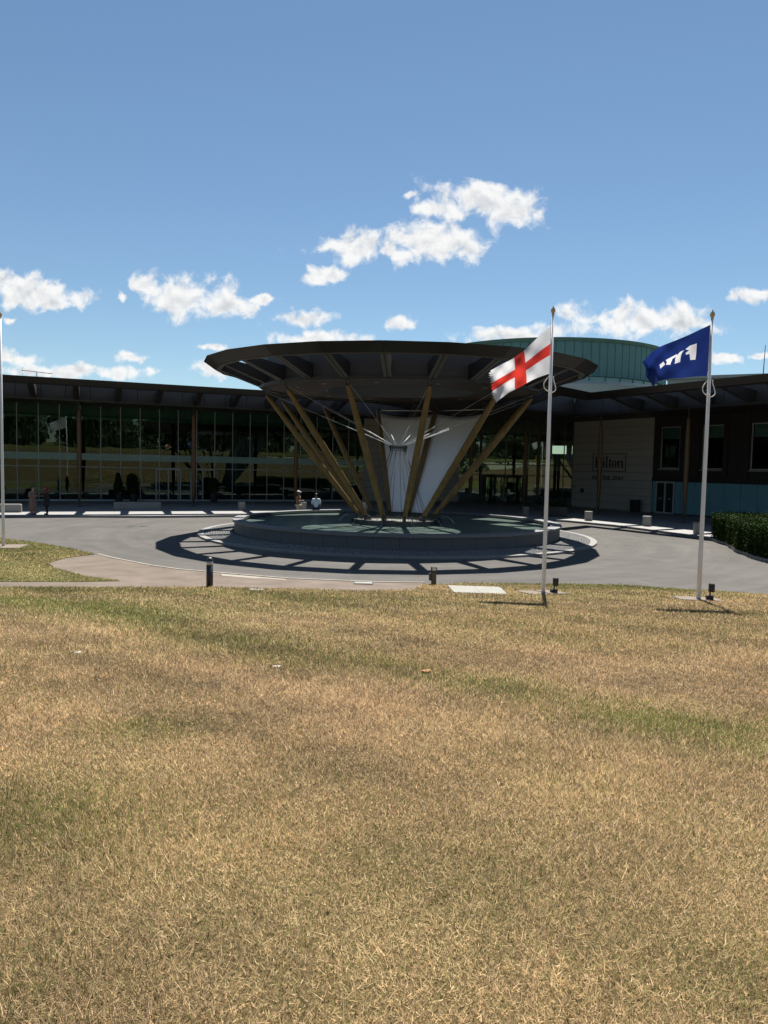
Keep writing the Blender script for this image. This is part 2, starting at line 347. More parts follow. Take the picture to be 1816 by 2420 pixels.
def sheet(name, poly, step, hf, mat, skirt=0.3, grid=None, kind='structure', parent=None):
    bp = dens_poly(poly, step); n = len(bp); pts = list(bp)
    xs = [q[0] for q in poly]; ys = [q[1] for q in poly]
    if grid:
        gx, gy = np.meshgrid(np.arange(min(xs), max(xs), grid), np.arange(min(ys), max(ys), grid)); gx = gx.ravel()+0.013; gy = gy.ravel()+0.017
        ok = inside(poly, gx, gy); pts += list(zip(gx[ok], gy[ok]))
    v2, e2, f2, *_ = delaunay_2d_cdt([Vector(q) for q in pts], [(i, (i+1) % n) for i in range(n)], [], 1, 1e-5)
    vs = [(q[0], q[1], hf(q[0], q[1])) for q in v2]; fs = []
    for t in f2:
        a, b, c = [v2[i] for i in t[:3]]
        fs.append(tuple(t) if (b-a).cross(c-a) > 0 else tuple(reversed(t)))
    if skirt:
        cnt = {}
        for t in fs:
            for i in range(len(t)): cnt[(t[i], t[(i+1) % len(t)])] = 1
        low = {}
        for (a, b) in list(cnt):
            if (b, a) not in cnt:
                for q in (a, b):
                    if q not in low: low[q] = len(vs); vs.append((vs[q][0], vs[q][1], vs[q][2]-skirt))
                fs.append((b, a, low[a], low[b]))
    me = bpy.data.meshes.new(name); me.from_pydata(vs, [], fs); me.update()
    o = link(name, me, mat, parent)
    if parent is None: o['kind'] = kind
    return o
def groundmat(name, green):
    m, nt, N, L, B = newmat(name); B.inputs['Roughness'].default_value = 0.95; B.inputs['Specular IOR Level'].default_value = 0.1
    g = N.new('ShaderNodeNewGeometry')
    def no(s, d):
        n = N.new('ShaderNodeTexNoise'); n.inputs['Scale'].default_value = s; n.inputs['Detail'].default_value = d; L.new(g.outputs['Position'], n.inputs['Vector']); return n.outputs[0]
    r1 = N.new('ShaderNodeValToRGB'); L.new(no(0.5, 6), r1.inputs[0])
    e = r1.color_ramp.elements; e[0].position = 0.35; e[1].position = 0.68
    e[0].color = (0.155, 0.108, 0.060, 1) if not green else (0.10, 0.12, 0.035, 1); e[1].color = (0.125, 0.098, 0.046, 1) if not green else (0.19, 0.16, 0.07, 1)
    mx = N.new('ShaderNodeMix'); mx.data_type = 'RGBA'; mx.blend_type = 'MULTIPLY'; mx.inputs[0].default_value = 1
    r2 = N.new('ShaderNodeValToRGB'); L.new(no(70, 3), r2.inputs[0]); r2.color_ramp.elements[0].position = 0.3; r2.color_ramp.elements[1].position = 0.65
    r2.color_ramp.elements[0].color = (0.5, 0.48, 0.45, 1); r2.color_ramp.elements[1].color = (1.15, 1.15, 1.1, 1)
    L.new(r1.outputs[0], mx.inputs[6]); L.new(r2.outputs[0], mx.inputs[7]); L.new(mx.outputs[2], B.inputs['Base Color'])
    b = N.new('ShaderNodeBump'); b.inputs['Strength'].default_value = 0.8; b.inputs['Distance'].default_value = 0.04; L.new(no(45, 4), b.inputs['Height']); L.new(b.outputs[0], B.inputs['Normal'])
    return m
M['lawn'] = groundmat('dry_lawn', False); M['verge'] = groundmat('green_verge', True)

go = MB().add([(-2500, -2500, -0.3), (2500, -2500, -0.3), (2500, 4000, -0.3), (-2500, 4000, -0.3)], [(0, 1, 2, 3)]).build('ground', M['verge']); tag(go, kind='structure')
ro = MB().add([(-90, 15.5, 0), (90, 15.5, 0), (90, 72, 0), (-90, 72, 0)], [(0, 1, 2, 3)]).build('road', M['asphalt']); tag(ro, kind='structure')
KERBL = [(-10.45, 25.7), (-9.6, 24.85), (-8.98, 24.3), (-7.74, 23.23), (-6.54, 22.44), (-5.21, 21.91), (-2.82, 21.05), (-0.09, 20.72), (1.26, 20.82)]
GLAWN = [(1.16, 20.2), (0.85, 18.6), (0.2, 18.05), (-0.58, 17.85), (-2.2, 17.9), (-4.35, 17.85), (-6.79, 17.27), (-9.08, 16.68), (-30, 12.2)]
GBACK = [(-30, 13.9), (-9.97, 18.34), (-8.0, 18.9), (-7.25, 19.43), (-9.1, 21.0), (-10.4, 22.25), (-11.02, 23.23), (-11.0, 24.52)]
LAWNP = [(-30, 12.2)]+list(reversed(GLAWN[:-1]))+[(2.45, 20.85), (4.37, 21.02), (7.01, 21.1), (8.54, 20.65), (9.56, 20.0), (10.6, 19.2), (14, 17.4), (30, 14), (60, 8), (60, -44), (-60, -44), (-60, 5)]
WEDGE = [(-30, 13.9), (-9.97, 18.34), (-8.0, 18.9), (-7.25, 19.43), (-9.1, 21.0), (-10.4, 22.25), (-11.02, 23.23), (-11.0, 24.52), (-10.5, 25.7), (-12.01, 27.15), (-14.0, 28.72), (-16.34, 30.09), (-24, 33.5), (-45, 38), (-60, 38), (-60, 7)]
lawn = sheet('lawn', LAWNP, 1.0, lambda x, y: gh(x, y)+0.03, M['lawn'], grid=1.2)
wedge = sheet('verge', WEDGE, 0.8, lambda x, y: gh(x, y)+0.03, M['verge'], grid=1.5)
hill = sheet('hill', [(-160, -44), (160, -44), (220, -190), (-220, -190)], 12, lambda x, y: gh(x, y)+0.03, M['verge'], grid=14)
grav = sheet('gravel_path', KERBL+GLAWN+GBACK, 0.7, lambda x, y: gh(x, y)+0.018, M['gravel'], grid=1.0)
for i in range(len(KERBL)-1):                     # pale edging strip between gravel and road, piece by piece
    a = Vector(KERBL[i]); b = Vector(KERBL[i+1]); k = max(1, round((b-a).length/0.9)); d = (b-a)/k; n = Vector((-d.y, d.x)).normalized()
    for j in range(k):
        q = a+d*j; e = MB().para((q.x, q.y, -0.05), (d.x*0.985, d.y*0.985, 0), (n.x*0.1, n.y*0.1, 0), (0, 0, 0.085)).build('edging_stone', M['edging'], grav)
tp = sheet('tactile_paving', [(-5.0, 21.72), (-2.9, 20.95), (-2.75, 20.6), (-4.85, 21.3)], 0.5, lambda x, y: gh(x, y)+0.026, M['edging'], parent=grav, skirt=0.02)

# building-side pavement with kerb stones
PEDGE = [(-60, 33.5), (-40, 38.2), (-30, 40.1), (-21.9, 41.75), (-17.5, 42.6), (-14.3, 43.3), (-11.8, 44.4), (-9.6, 45.6), (-6.5, 47.6), (-3, 48.9), (1, 49.6), (5, 49.7), (9, 48.9), (12.2, 47.1), (14.37, 43.98), (15.35, 41.5), (16.15, 39.04), (16.9, 36.9), (16.6, 34), (15.6, 31), (15.1, 28.3), (15.3, 25), (17, 20), (22, 14)]
pav = sheet('pavement', PEDGE+[(60, 14), (60, 72), (-60, 72)], 3, lambda x, y: 0.115, M['paving'], skirt=0.2)
def kerbs(path, name, parent, w=0.14, z0=-0.05, h=0.18, L=0.92, lo=-26, hi=24):
    seg = [Vector(q) for q in path]
    for i in range(len(seg)-1):
        a, b = seg[i], seg[i+1]
        if max(a.x, b.x) < lo or min(a.x, b.x) > hi: continue
        k = max(1, round((b-a).length/L)); d = (b-a)/k; n = Vector((d.y, -d.x)).normalized()
        for j in range(k):
            q = a+d*j+d*0.006
            MB().para((q.x, q.y, z0), (d.x*0.985, d.y*0.985, 0), (n.x*w, n.y*w, 0), (0, 0, h+0.002*((i+j) % 3))).build(name, M['kerb'], parent)
kerbs(PEDGE, 'kerb_stone', pav)

# ------------------------------------------------------------------ fountain
FX, FY = 0.65, 36.2
ft = empty('fountain', (FX, FY, 0), 'round grey granite fountain basin with cobbled skirt below the big canopy', 'fountain')
def ringseg(r0, r1, z0, z1, a0, a1, n=4):
    m = MB(); vs = []
    for j in range(n+1):
        a = a0+(a1-a0)*j/n; c, s = math.cos(a), math.sin(a)
        vs += [(r0*c, r0*s, z0), (r1*c, r1*s, z0), (r1*c, r1*s, z1), (r0*c, r0*s, z1)]
    fs = [(3, 2, 1, 0), (4*n, 4*n+1, 4*n+2, 4*n+3)]
    for j in range(n):
        b = 4*j
        for k in range(4): fs.append((b+k, b+(k+1) % 4, b+4+(k+1) % 4, b+4+k))
    m.add(vs, fs); return m
NS = 48
da = 2*math.pi/NS
ms = ringseg(7.72, 8.12, 0.02, 0.628, 0.0008, da-0.0008).mesh('wall_stone'); ms.materials.append(M['granite'])
mc = ringseg(7.66, 8.2, 0.632, 0.75, 0.0006, da-0.0006).mesh('coping_stone'); mc.materials.append(M['granite_cap'])
for i in range(NS):
    o = inst('wall_stone', ms, (FX, FY, 0), i*da, ft); recalc(o) if i == 0 else None
    o = inst('coping_stone', mc, (FX, FY, 0), i*da+da/2, ft); recalc(o) if i == 0 else None
ring = MB().lathe((FX, FY, 0), [(8.05, 0.13), (9.65, 0.055), (9.65, -0.05), (8.05, -0.05)], 96); recalc(ring.build('apron_bed', M['joint'], ft))
# cobbles: thousands, real geometry in one part
cb_ = MB(); r = 8.2
while r < 9.52:
    w = 0.105; n = int(2*math.pi*r/0.115); z = 0.14-(r-8.1)*0.05
    for j in range(n):
        a = 2*math.pi*(j+0.5*(int(r*10) % 2))/n+random.uniform(-.002, .002); c, s = math.cos(a), math.sin(a)
        rr = r+w/2; hz = z+random.uniform(-0.004, 0.005); t = V(-s, c)*(0.047+random.uniform(-.003, .002)); q = V(c, s)*(w/2-0.009); o = V(FX+rr*c, FY+rr*s, z-0.06)
        lo = [o-t-q, o+t-q, o+t+q, o-t+q]; hi = [o-t*.8-q*.8, o+t*.8-q*.8, o+t*.8+q*.8, o-t*.8+q*.8]
        vs = [p_+V(0, 0, 0.04) for p_ in lo]+[V(p_.x, p_.y, hz) for p_ in hi]
        cb_.add(vs, [(4, 7, 6, 5), (0, 4, 5, 1), (1, 5, 6, 2), (2, 6, 7, 3), (3, 7, 4, 0)])
    r += 0.119
co = cb_.build('cobbles', M['cobble'], ft); recalc(co); co['kind'] = 'stuff'
mk = ringseg(9.56, 9.85, -0.04, 0.085, 0.0006, da-0.0006).mesh('apron_kerb'); mk.materials.append(M['kerb'])
for i in range(NS):
    o = inst('apron_kerb', mk, (FX, FY, 0), i*da, ft); recalc(o) if i == 0 else None
WZ = 0.56
wt = MB(); nn = 64; wt.add([(FX, FY, WZ)]+[(FX+7.73*math.cos(2*math.pi*i/nn), FY+7.73*math.sin(2*math.pi*i/nn), WZ) for i in range(nn)], [(0, 1+i, 1+(i+1) % nn) for i in range(nn)])
wo = wt.build('water', M['water'], ft)
# island in the middle: block ring, gravel top
mi = ringseg(1.95, 2.32, 0.3, 0.80, 0.004, 2*math.pi/24-0.004, 2).mesh('island_block'); mi.materials.append(M['steel_dark'])
for i in range(24):
    o = inst('island_block', mi, (FX, FY, 0), i*2*math.pi/24, ft); recalc(o) if i == 0 else None
isl = MB().lathe((FX, FY, 0), [(0.001, 0.79), (1.0, 0.80), (1.96, 0.77)], 40); recalc(isl.build('island_gravel', M['concrete_pale'], ft))
tw = MB()
for i in range(420):
    a = random.uniform(0, 6.28); q = 2.0*math.sqrt(random.random()); p0 = V(FX+q*math.cos(a), FY+q*math.sin(a), 0.78)
    tw.add([p0+V(-.008, 0), p0+V(.008, 0), p0+V(random.uniform(-.09, .09), random.uniform(-.09, .09), random.uniform(.05, .2))], [(0, 1, 2)])
o = tw.build('dry_weeds', pm('dry_weed', (0.35, 0.27, 0.14), 0.9, var=0.3, island=0.3), ft); o['kind'] = 'stuff'
for i in range(12):
    a = R(-90+15+30*i); dx, dy = math.cos(a), math.sin(a)
    pts = []
    for t in np.linspace(0, 1, 11): pts.append((FX+dx*(2.3+.75*t), FY+dy*(2.3+.75*t), 0.72+1.0*t-1.16*t*t))
    MB().tube(pts, np.linspace(0.010, 0.02, 11), 6).build('water_jet', M['jet'], ft, True)
    MB().box((FX+dx*2.3, FY+dy*2.3, 0.70), (0.07, 0.07, 0.08), a).build('nozzle', M['steel_dark'], ft)

# ------------------------------------------------------------------ fountain canopy
cn = empty('fountain_canopy', (FX, FY, 0), 'dark bronze round canopy on slanting timber struts standing in the fountain', 'canopy')
def cp(th, r, z, tilt=True):        # theta measured from the lawn side, positive to the right
    x = r*math.sin(th); y = -r*math.cos(th)
    return V(FX+x, FY+y, z+(0.024*y if tilt else 0))
TH = [R(-5+15*k) for k in range(24)]
ZT = 8.32
for k in range(24):
    a, b = TH[k]+0.0006, TH[(k+1) % 24]+(2*math.pi if k == 23 else 0)-0.0006
    def strip(prof, name, mat):
        m = MB(); n = len(prof); m.add([cp(a, *q) for q in prof]+[cp(b, *q) for q in prof], [tuple(range(n)), tuple(reversed(range(n, 2*n)))]+[(i, n+i, n+(i+1) % n, (i+1) % n) for i in range(n)])
        return recalc(m.build(name, mat, cn))
    strip([(9.62, ZT), (9.10, ZT-0.36), (9.04, ZT-0.34), (9.5, ZT)], 'fascia_panel', M['bronze'])
    strip([(9.03, ZT-0.37), (8.80, ZT-0.37), (8.80, ZT-0.05), (9.03, ZT-0.05)], 'rim_beam', M['rib_edge'])
    strip([(9.02, ZT-0.03), (8.62, ZT-0.03), (8.62, ZT-0.01), (9.49, ZT-0.01)], 'rim_top', M['bronze_dark'])
    strip([(6.85, ZT-1.13), (6.78, ZT-1.13), (6.78, ZT+0.28), (6.85, ZT+0.28)], 'drum_panel', M['drum'])
    strip([(6.98, ZT-1.16), (6.62, ZT-1.16), (6.62, ZT-0.98), (6.98, ZT-0.98)], 'drum_rim', M['bronze'])
    if abs(((math.degrees(a+b)/2) % 360)-180) < 56: strip([(8.81, ZT-0.1), (6.86, ZT-0.1), (6.86, ZT-0.04), (8.81, ZT-0.04)], 'shade_panel', M['bronze_dark'])  # solid panel added over the rear openings to keep sun off the sheets
    c = TH[k]; t = V(math.cos(c), math.sin(c))
    A, B_ = cp(c, 8.82, ZT-0.37), cp(c, 6.84, ZT-1.12); A2, B2 = cp(c, 8.82, ZT-0.08), cp(c, 6.84, ZT-0.45); w = 0.16
    m = MB(); m.add([A-t*w, A+t*w, B_+t*w, B_-t*w, A2-t*w, A2+t*w, B2+t*w, B2-t*w], [(0,3,2,1),(4,5,6,7),(0,1,5,4),(1,2,6,5),(2,3,7,6),(3,0,4,7)]); rb = recalc(m.build('rib', M['bronze_dark'], cn))
    rb['_w'] = (0, 0, 0)
    m = MB(); e = V(0, 0, -0.012); m.add([A-t*w*1.05+e, A-t*.035+e, B_-t*.035+e, B_-t*w*1.05+e, A+t*.035+e, A+t*w*1.05+e, B_+t*w*1.05+e, B_+t*.035+e], [(0,3,2,1),(4,7,6,5)]); m.build('rib_flange', M['rib_edge'], rb)
def annulus(r0, r1, z, n=72):
    return MB().add([cp(R(360*k/n), r0, z) for k in range(n)]+[cp(R(360*k/n), r1, z) for k in range(n)], [(k, (k+1) % n, n+(k+1) % n, n+k) for k in range(n)])
annulus(3.71, 6.80, ZT-0.06).build('canopy_deck', M['roof_deck'], cn)
sh_w = MB().add([cp(R(5*k), 3.70, ZT-1.14) for k in range(72)]+[cp(R(5*k), 3.70, ZT+0.12) for k in range(72)], [(k, (k+1) % 72, 72+(k+1) % 72, 72+k) for k in range(72)]); sh_w.build('oculus_shaft', M['soffit_grey'], cn, True)
for k in range(6):
    a_, b_ = cp(R(-5+30*k), 3.7, ZT+.02), cp(R(175+30*k), 3.7, ZT+.02); t_ = (b_-a_).cross(V(0, 0, 1)).normalized()*.07
    MB().para(a_-t_+V(0, 0, .004*k), b_-a_, t_*2, (0, 0, .16)).build('oculus_beam', M['bronze_dark'], cn)
MB().add([cp(R(5*k), 3.69, ZT+.19) for k in range(72)], [tuple(range(72))]).build('oculus_glass', M['oculus'], cn)
sf = MB(); r = 3.72
while r < 6.6:                       # concentric boards of the soffit
    for k in range(24):
        a, b = TH[k], TH[k]+R(15)
        sf.add([cp(a, r, ZT-1.12), cp(b, r, ZT-1.12), cp(b, r+0.17, ZT-1.12), cp(a, r+0.17, ZT-1.12)], [(0, 1, 2, 3)])
    r += 0.182
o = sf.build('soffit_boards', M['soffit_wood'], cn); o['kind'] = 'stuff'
annulus(3.71, 6.7, ZT-1.09).build('soffit_backing', M['bronze_dark'], cn)
for k in range(12):
    q = cp(R(-12+30*k), 5.2, ZT-1.135); MB().box(q, (0.22, 0.10, 0.012)).build('downlight', M['silver'], cn)
# struts, cables and hub
HUB = V(FX, FY, 4.42)
for k in range(12):
    th = R(-20+30*k); top = cp(th, 6.62, 6.80, False); bot = cp(th, 2.0, 1.02, False); ax = (bot-top)
    q = [top+ax*t for t in (0, .03, .25, .5, .75, .97, 1)]
    st = MB().tube(q, [.085, .11, .145, .155, .145, .115, .09], 14).build('strut', M['larch'], cn, True); st['_w'] = (0, 0, 0)
    tn = V(math.cos(th), math.sin(th)); u = -ax.normalized(); drum = cp(th, 6.80, ZT-1.0)
    m = MB()
    for s_ in (-1, 1): m.tube([top-u*.05+tn*.06*s_, drum+tn*.09*s_], .022, 6)
    m.tube([drum+V(0, 0, .2), drum+V(0, 0, -.18)], .07, 8); m.build('strut_head', M['steel_dark'], st, True)
    m = MB(); m.tube([bot-u*(-.06), bot-u*.14], [.10, .07], 10); m.box(bot-u*.14+V(0, 0, -.06), (.12, .34, .26), th); m.build('strut_foot', M['steel_dark'], st)
    # cable from the hub to the strut head: sleeve near the hub, its white standing for sun glint, thin rod beyond
    h0 = HUB+(V(math.sin(th), -math.cos(th)))*.40+V(0, 0, .1); d = top+V(0, 0, .12)-h0
    MB().tube([h0+d*.36, top+V(0, 0, .12)], .009, 6).build('upper_cable', M['silver'], cn, True)
    MB().tube([h0, h0+d*.36], .017, 8).build('cable_sleeve', M['sleeve'], cn, True)
    for s_ in ((-1, 1) if k in (3, 9) else (1,)):
        a = th+R(6)*s_; b0 = HUB+V(math.sin(a), -math.cos(a))*.38+V(0, 0, -.14); b1 = cp(a+R(4)*s_, 1.62, .82, False)
        MB().tube([b0, b1], .010, 6).build('lower_cable', M['steel_dark'], cn, True)
hb = MB(); hb.lathe(HUB, [(.0, .06), (.30, .06), (.47, .05), (.47, -.06), (.30, -.06), (0, -.06)], 24)
for k in range(24):
    a = R(15*k); hb.tube([HUB+V(math.cos(a)*.40, math.sin(a)*.40, -.2), HUB+V(math.cos(a)*.42, math.sin(a)*.42, .1)], .02, 6)
hb.build('cable_hub', M['steel_dark'], cn)
# stay tube and white sheets tied between the rear struts
for ka, kb, la in ((-170, -200, 'left'), (-200, -230, 'right')):
    ta, tb = R(ka), R(kb); n, mrow = 14, 18; m = MB(); vs = []
    for i in range(mrow+1):
        s_ = i/mrow
        for j in range(n+1):
            t = j/n; A = cp(ta, 6.62, 6.62, False).lerp(cp(ta, 2.0, 1.0, False), s_); B_ = cp(tb, 6.62, 6.62, False).lerp(cp(tb, 2.0, 1.0, False), s_)
            q = A.lerp(B_, t*.94+.03); sag = math.sin(math.pi*t)
            q += V(0, 0, -0.22*sag*(1-s_)**3); vs.append(q+V((q.x-FX), (q.y-FY)).normalized()*(.17+.012*math.sin(9*t+5*s_)))
    m.add(vs, [(i*(n+1)+j, i*(n+1)+j+1, (i+1)*(n+1)+j+1, (i+1)*(n+1)+j) for i in range(mrow) for j in range(n)])
    o = m.build('tensioned_sheet', M['cloth_white'], None, True)
    tag(o, 'white fabric sheet tied behind the cable hub, %s strut' % ('between the two rear struts nearest the glazed wing, beside the left rear' if la == 'left' else 'stretched towards the entrance doors from the middle rear'), 'fabric sheet', 'white sheets between rear struts')
    sol = o.modifiers.new('thick', 'SOLIDIFY'); sol.thickness = 0.006
    if la == 'left': o['label'] = 'white fabric sheet tied between rear timber struts, the one beside the glazed wing'
    else: o['label'] = 'white fabric sheet tied between rear timber struts, the one beside the entrance doors'
for ka, kb in ((-170, -200), (-200, -230)):
    MB().tube([cp(R(ka), 6.6, 6.78, False), cp(R(kb), 6.6, 6.78, False)], .035, 8).build('stay_tube', M['steel'], cn, True)

# ------------------------------------------------------------------ the hotel around the court
class Fr:
    def __init__(s, o, es, ed): s.o = Vector(o); s.es = Vector(es); s.ed = Vector(ed)
    def P(s, a, d, z): q = s.o+s.es*a+s.ed*d; return V(q.x, q.y, z)
    def v(s, a, d, z=0): q = s.es*a+s.ed*d; return V(q.x, q.y, z)
c22, s22 = math.cos(R(22)), math.sin(R(22))
LW = Fr((-1.79, 53.0), (-c22, -s22), (-s22, c22))
RW = Fr((13.5, 47.3), (0.5, -0.866), (0.866, 0.5))
J1, J2 = Vector((-1.8, 45.5)), Vector((8.55, 41.8))
Lend = LW.P(34, 0, 0).xy; Rend = RW.P(26, 0, 0).xy
DI, ZE = 3.8, 8.6
def fbox(fr, s0, s1, d0, d1, z0, z1): return MB().para(fr.P(s0, d0, z0), fr.v(s1-s0, 0), fr.v(0, d1-d0), (0, 0, z1-z0))
hr = empty('hotel_roof', (4, 60, 0), 'dark bronze overhanging roof with open lattice eaves round the forecourt', 'roof')
def miter(n1, n2): return (n1+n2)/(1+n1.dot(n2))
nl = Vector((1, 0)); nr = Vector((-.75, .661)).normalized()
mL, mR = miter(LW.ed, nl), miter(nr, RW.ed)
paths = [([Lend, LW.o, J1], [LW.ed, mL, nl]), ([J2, RW.o, Rend], [nr, mR, RW.ed])]
for pts, ns in paths:
    for i in range(2):
        a, b, na, nb = pts[i], pts[i+1], ns[i], ns[i+1]
        def strip(prof, name, mat):
            m = MB(); n = len(prof)
            A = [V(a.x+na.x*d, a.y+na.y*d, z) for d, z in prof]; B_ = [V(b.x+nb.x*d, b.y+nb.y*d, z) for d, z in prof]
            m.add(A+B_, [tuple(range(n)), tuple(reversed(range(n, 2*n)))]+[(k, n+k, n+(k+1) % n, (k+1) % n) for k in range(n)]); return recalc(m.build(name, mat, hr))
        strip([(0, ZE), (.42, ZE-.36), (.5, ZE-.34), (.1, ZE)], 'fascia', M['bronze'])
        strip([(.5, ZE-.38), (.98, ZE-.38), (.98, ZE-.03), (.5, ZE-.03)], 'edge_beam', M['bronze_dark'])
        strip([(DI-.25, 7.46), (DI+.1, 7.46), (DI+.1, 7.62), (DI-.25, 7.62)], 'soffit_edge', M['bronze'])
        d = (b-a); Ln = d.length; d = d/Ln; nrm = (na if i == 0 else nb) if (i == 0) == (len(pts) == 3 and pts[0] is a) else nb
        nrm = ns[0] if i == 0 else ns[2]
        # ribs on a 2.65 m module, and the panels of the upstand behind them
        s0 = (a-(pts[1])).length if i == 0 else 0
        t = (Ln % 2.65 if i == 0 else 2.65)-2.65
        if pts[0] is Lend and i == 0: t = (34-3.6) % 2.65-2.65
        if pts[2] is Rend and i == 1: t = 3.6-2.65*2
        while t < Ln:
            if t > 0.6 and t < Ln-0.3:
                q = a+d*t; A = V(q.x+nrm.x*.95, q.y+nrm.y*.95, ZE-.38); B_ = V(q.x+nrm.x*DI, q.y+nrm.y*DI, 7.5); w = V(d.x*.19, d.y*.19); U = V(0, 0, .32); U2 = V(0, 0, .75)
                m = MB(); m.add([A-w, A+w, B_+w, B_-w, A-w+U, A+w+U, B_+w+U2, B_-w+U2], [(0,3,2,1),(4,5,6,7),(0,1,5,4),(1,2,6,5),(2,3,7,6),(3,0,4,7)]); recalc(m.build('eave_rib', M['bronze_dark'], hr))
            t0, t1 = max(t, 0), min(t+2.65, Ln)
            for g0, g1 in ((t0, (t0+t1)/2), ((t0+t1)/2, t1)):
                def off(tt):
                    f_ = tt/Ln; n_ = na.lerp(nb, f_); base = a+d*tt; return base+n_*DI
                q0, q1 = off(g0+.012), off(g1-.012); th = V(nrm.x*.05, nrm.y*.05)
                if (q1-q0).length > .1: MB().para((q0.x, q0.y, 7.63), V(q1.x-q0.x, q1.y-q0.y), th, (0, 0, ZE+.26-7.63)).build('upstand_panel', M['drum'], hr)
            t += 2.65
ins = lambda p_, n_: p_+n_*(DI+.06)
inner = [ins(Lend, LW.ed), ins(LW.o, mL), ins(J1, nl), ins(J2, nr), ins(RW.o, mR), ins(Rend, RW.ed)]
back = [RW.P(26, 34, 0).xy, Vector((22, 100)), LW.P(34, 34, 0).xy]
def polymesh(name, pts3, mat, parent):
    p2 = [Vector((q[0], q[1])) for q in pts3]; n = len(p2)
    v2, e2, f2, ov, *_ = delaunay_2d_cdt(p2, [(i, (i+1) % n) for i in range(n)], [], 1, 1e-5)
    vs = []
    for q in v2:
        k = min(range(n), key=lambda i: (p2[i]-q).length); vs.append((q.x, q.y, pts3[k][2]))
    return MB().add(vs, [tuple(t) for t in f2]).build(name, mat, parent)
polymesh('roof_deck', [(q.x, q.y, ZE-.05) for q in inner]+[(q.x, q.y, ZE-.05) for q in back], M['roof_deck'], hr)
EL, ER = V(7.3, 70.7), V(17.4, 66.1)
LFd, RFd = 13.0, 12.8
sofp = [(q.x, q.y, 7.64) for q in inner]+[(*RW.P(26, RFd+.3, 0).xy, 7.9), (*RW.P(-14.3, RFd+.3, 0).xy, 7.9), (*EL.xy, 7.9), (*LW.P(34, LFd+.3, 0).xy, 7.9)]
for a_, b_ in ((J1, J2),):
    MB().para((a_.x, a_.y, 7.5), V(b_.x-a_.x, b_.y-a_.y), V(.02, .06), (0, 0, 1.03)).build('end_fascia', M['bronze_dark'], hr)
polymesh('soffit', [(J1.x, J1.y, 8.15), (inner[2].x, inner[2].y, 8.15), (inner[1].x, inner[1].y, 8.15), (LW.o.x+.5, LW.o.y, 8.15)], M['bronze_dark'], hr)
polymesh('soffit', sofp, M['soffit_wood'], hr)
for fr in (LW, RW):
    for s_ in np.arange(-3, 24, 2.65):
        q = fr.P(s_, 4.6, 7.60); MB().box(q, (.35, .14, .02)).build('downlight', M['silver'], hr)
# timber masts carrying the roof
def _sh(q): return V(q.x+.32, q.y)
mp_ = [LW.P(3.6+7.9*k, 5.2, 0) for k in (-2, -1, 0, 1, 2, 3)]+[RW.P(3.6+7.9*k, 5.2, 0) for k in (-2, -1, 0, 1, 2)]+[V(13.7, 63.6)]
mp_[7] = _sh(mp_[7])
ml = ['by the left stone wall behind the fountain'] 
for i, q in enumerate(mp_):
    e = empty('roof_mast', (q.x, q.y, 0.115)); right = i >= 6
    m = MB().tube([V(q.x, q.y, z) for z in (.55, .75, 2.2, 4.0, 5.8, 6.9, 7.05)], [.07, .10, .15, .165, .15, .11, .09], 14).build('shaft', M['mast'], e, True)
    MB().tube([V(q.x, q.y, z) for z in (7.04, 7.2, 7.62)], [.085, .05, .05], 10).build('head_fitting', M['steel_dark'], e)
    f_ = MB(); f_.tube([V(q.x, q.y, z) for z in (.115, .5, .56)], [.045, .045, .07], 10); f_.box((q.x, q.y, .13), (.3, .3, .03)); f_.build('foot_fitting', M['steel_dark'], e)
    lab = {2: 'behind the standing person in a cap', 3: 'beside the glazed double doors', 4: 'behind the low concrete bench', 7: 'in front of the black wall sign', 8: 'in front of the brown brick bays', 6: 'beside the revolving door behind a short concrete bollard',
           0: 'left of the revolving door, behind a canopy strut', 1: 'behind the rear canopy strut and left stone wall', 5: 'before the glazed wing past the two women', 9: 'behind the clipped hedge', 10: 'beyond the clipped hedge', 11: 'close to the entrance glazing, right of revolving door'}[i]
    tag(e, 'tapered timber roof mast '+lab, 'column', 'timber masts under the eaves')

# --- glazed wing
gw = empty('glazed_wing', LW.P(14, LFd, 0.115), 'long two-storey glass wall wing with thin grey mullions under the eaves', 'building')
PWD = 1.53
def mesh_box(name, d, mat):
    me = MB().box((0, 0, 0), d).mesh(name); me.materials.append(mat); return me
aL = math.atan2(LW.es.y, LW.es.x)
up_ = mesh_box('upper_pane', (PWD-.05, .02, 7.85-2.93), M['glass']); lo_ = mesh_box('lower_pane', (PWD-.05, .02, 2.87-.27), M['glass'])
mu_ = mesh_box('mullion', (.065, .12, 7.66), M['frame'])
s_ = -5.0; k = 0
doors = [8.8, 10.33, 11.86, 13.39]
while s_ < 33.5:
    mid = s_+PWD/2; jit = random.uniform(-.0022, .0022)
    inst('upper_pane', up_, LW.P(mid, LFd, (7.85+2.93)/2), aL+jit, gw); inst('lower_pane', lo_, LW.P(mid, LFd, (2.87+.27)/2), aL+random.uniform(-.002, .002), gw)
    inst('mullion', mu_, LW.P(s_, LFd, 4.05), aL, gw)
    s_ += PWD; k += 1
fbox(LW, -5, 34, LFd-.06, LFd+.06, 2.87, 2.93).build('transom', M['frame'], gw)
fbox(LW, -5, 34, LFd-.08, LFd+.08, .115, .26).build('sill', M['frame'], gw)
fbox(LW, -5, 34, LFd-.08, LFd+.08, 7.85, 7.98).build('head_rail', M['bronze_dark'], gw)
fbox(LW, -5, 34, LFd-.045, LFd-.02, 3.45, 4.0).build('floor_edge_band', M['teal_band'], gw)
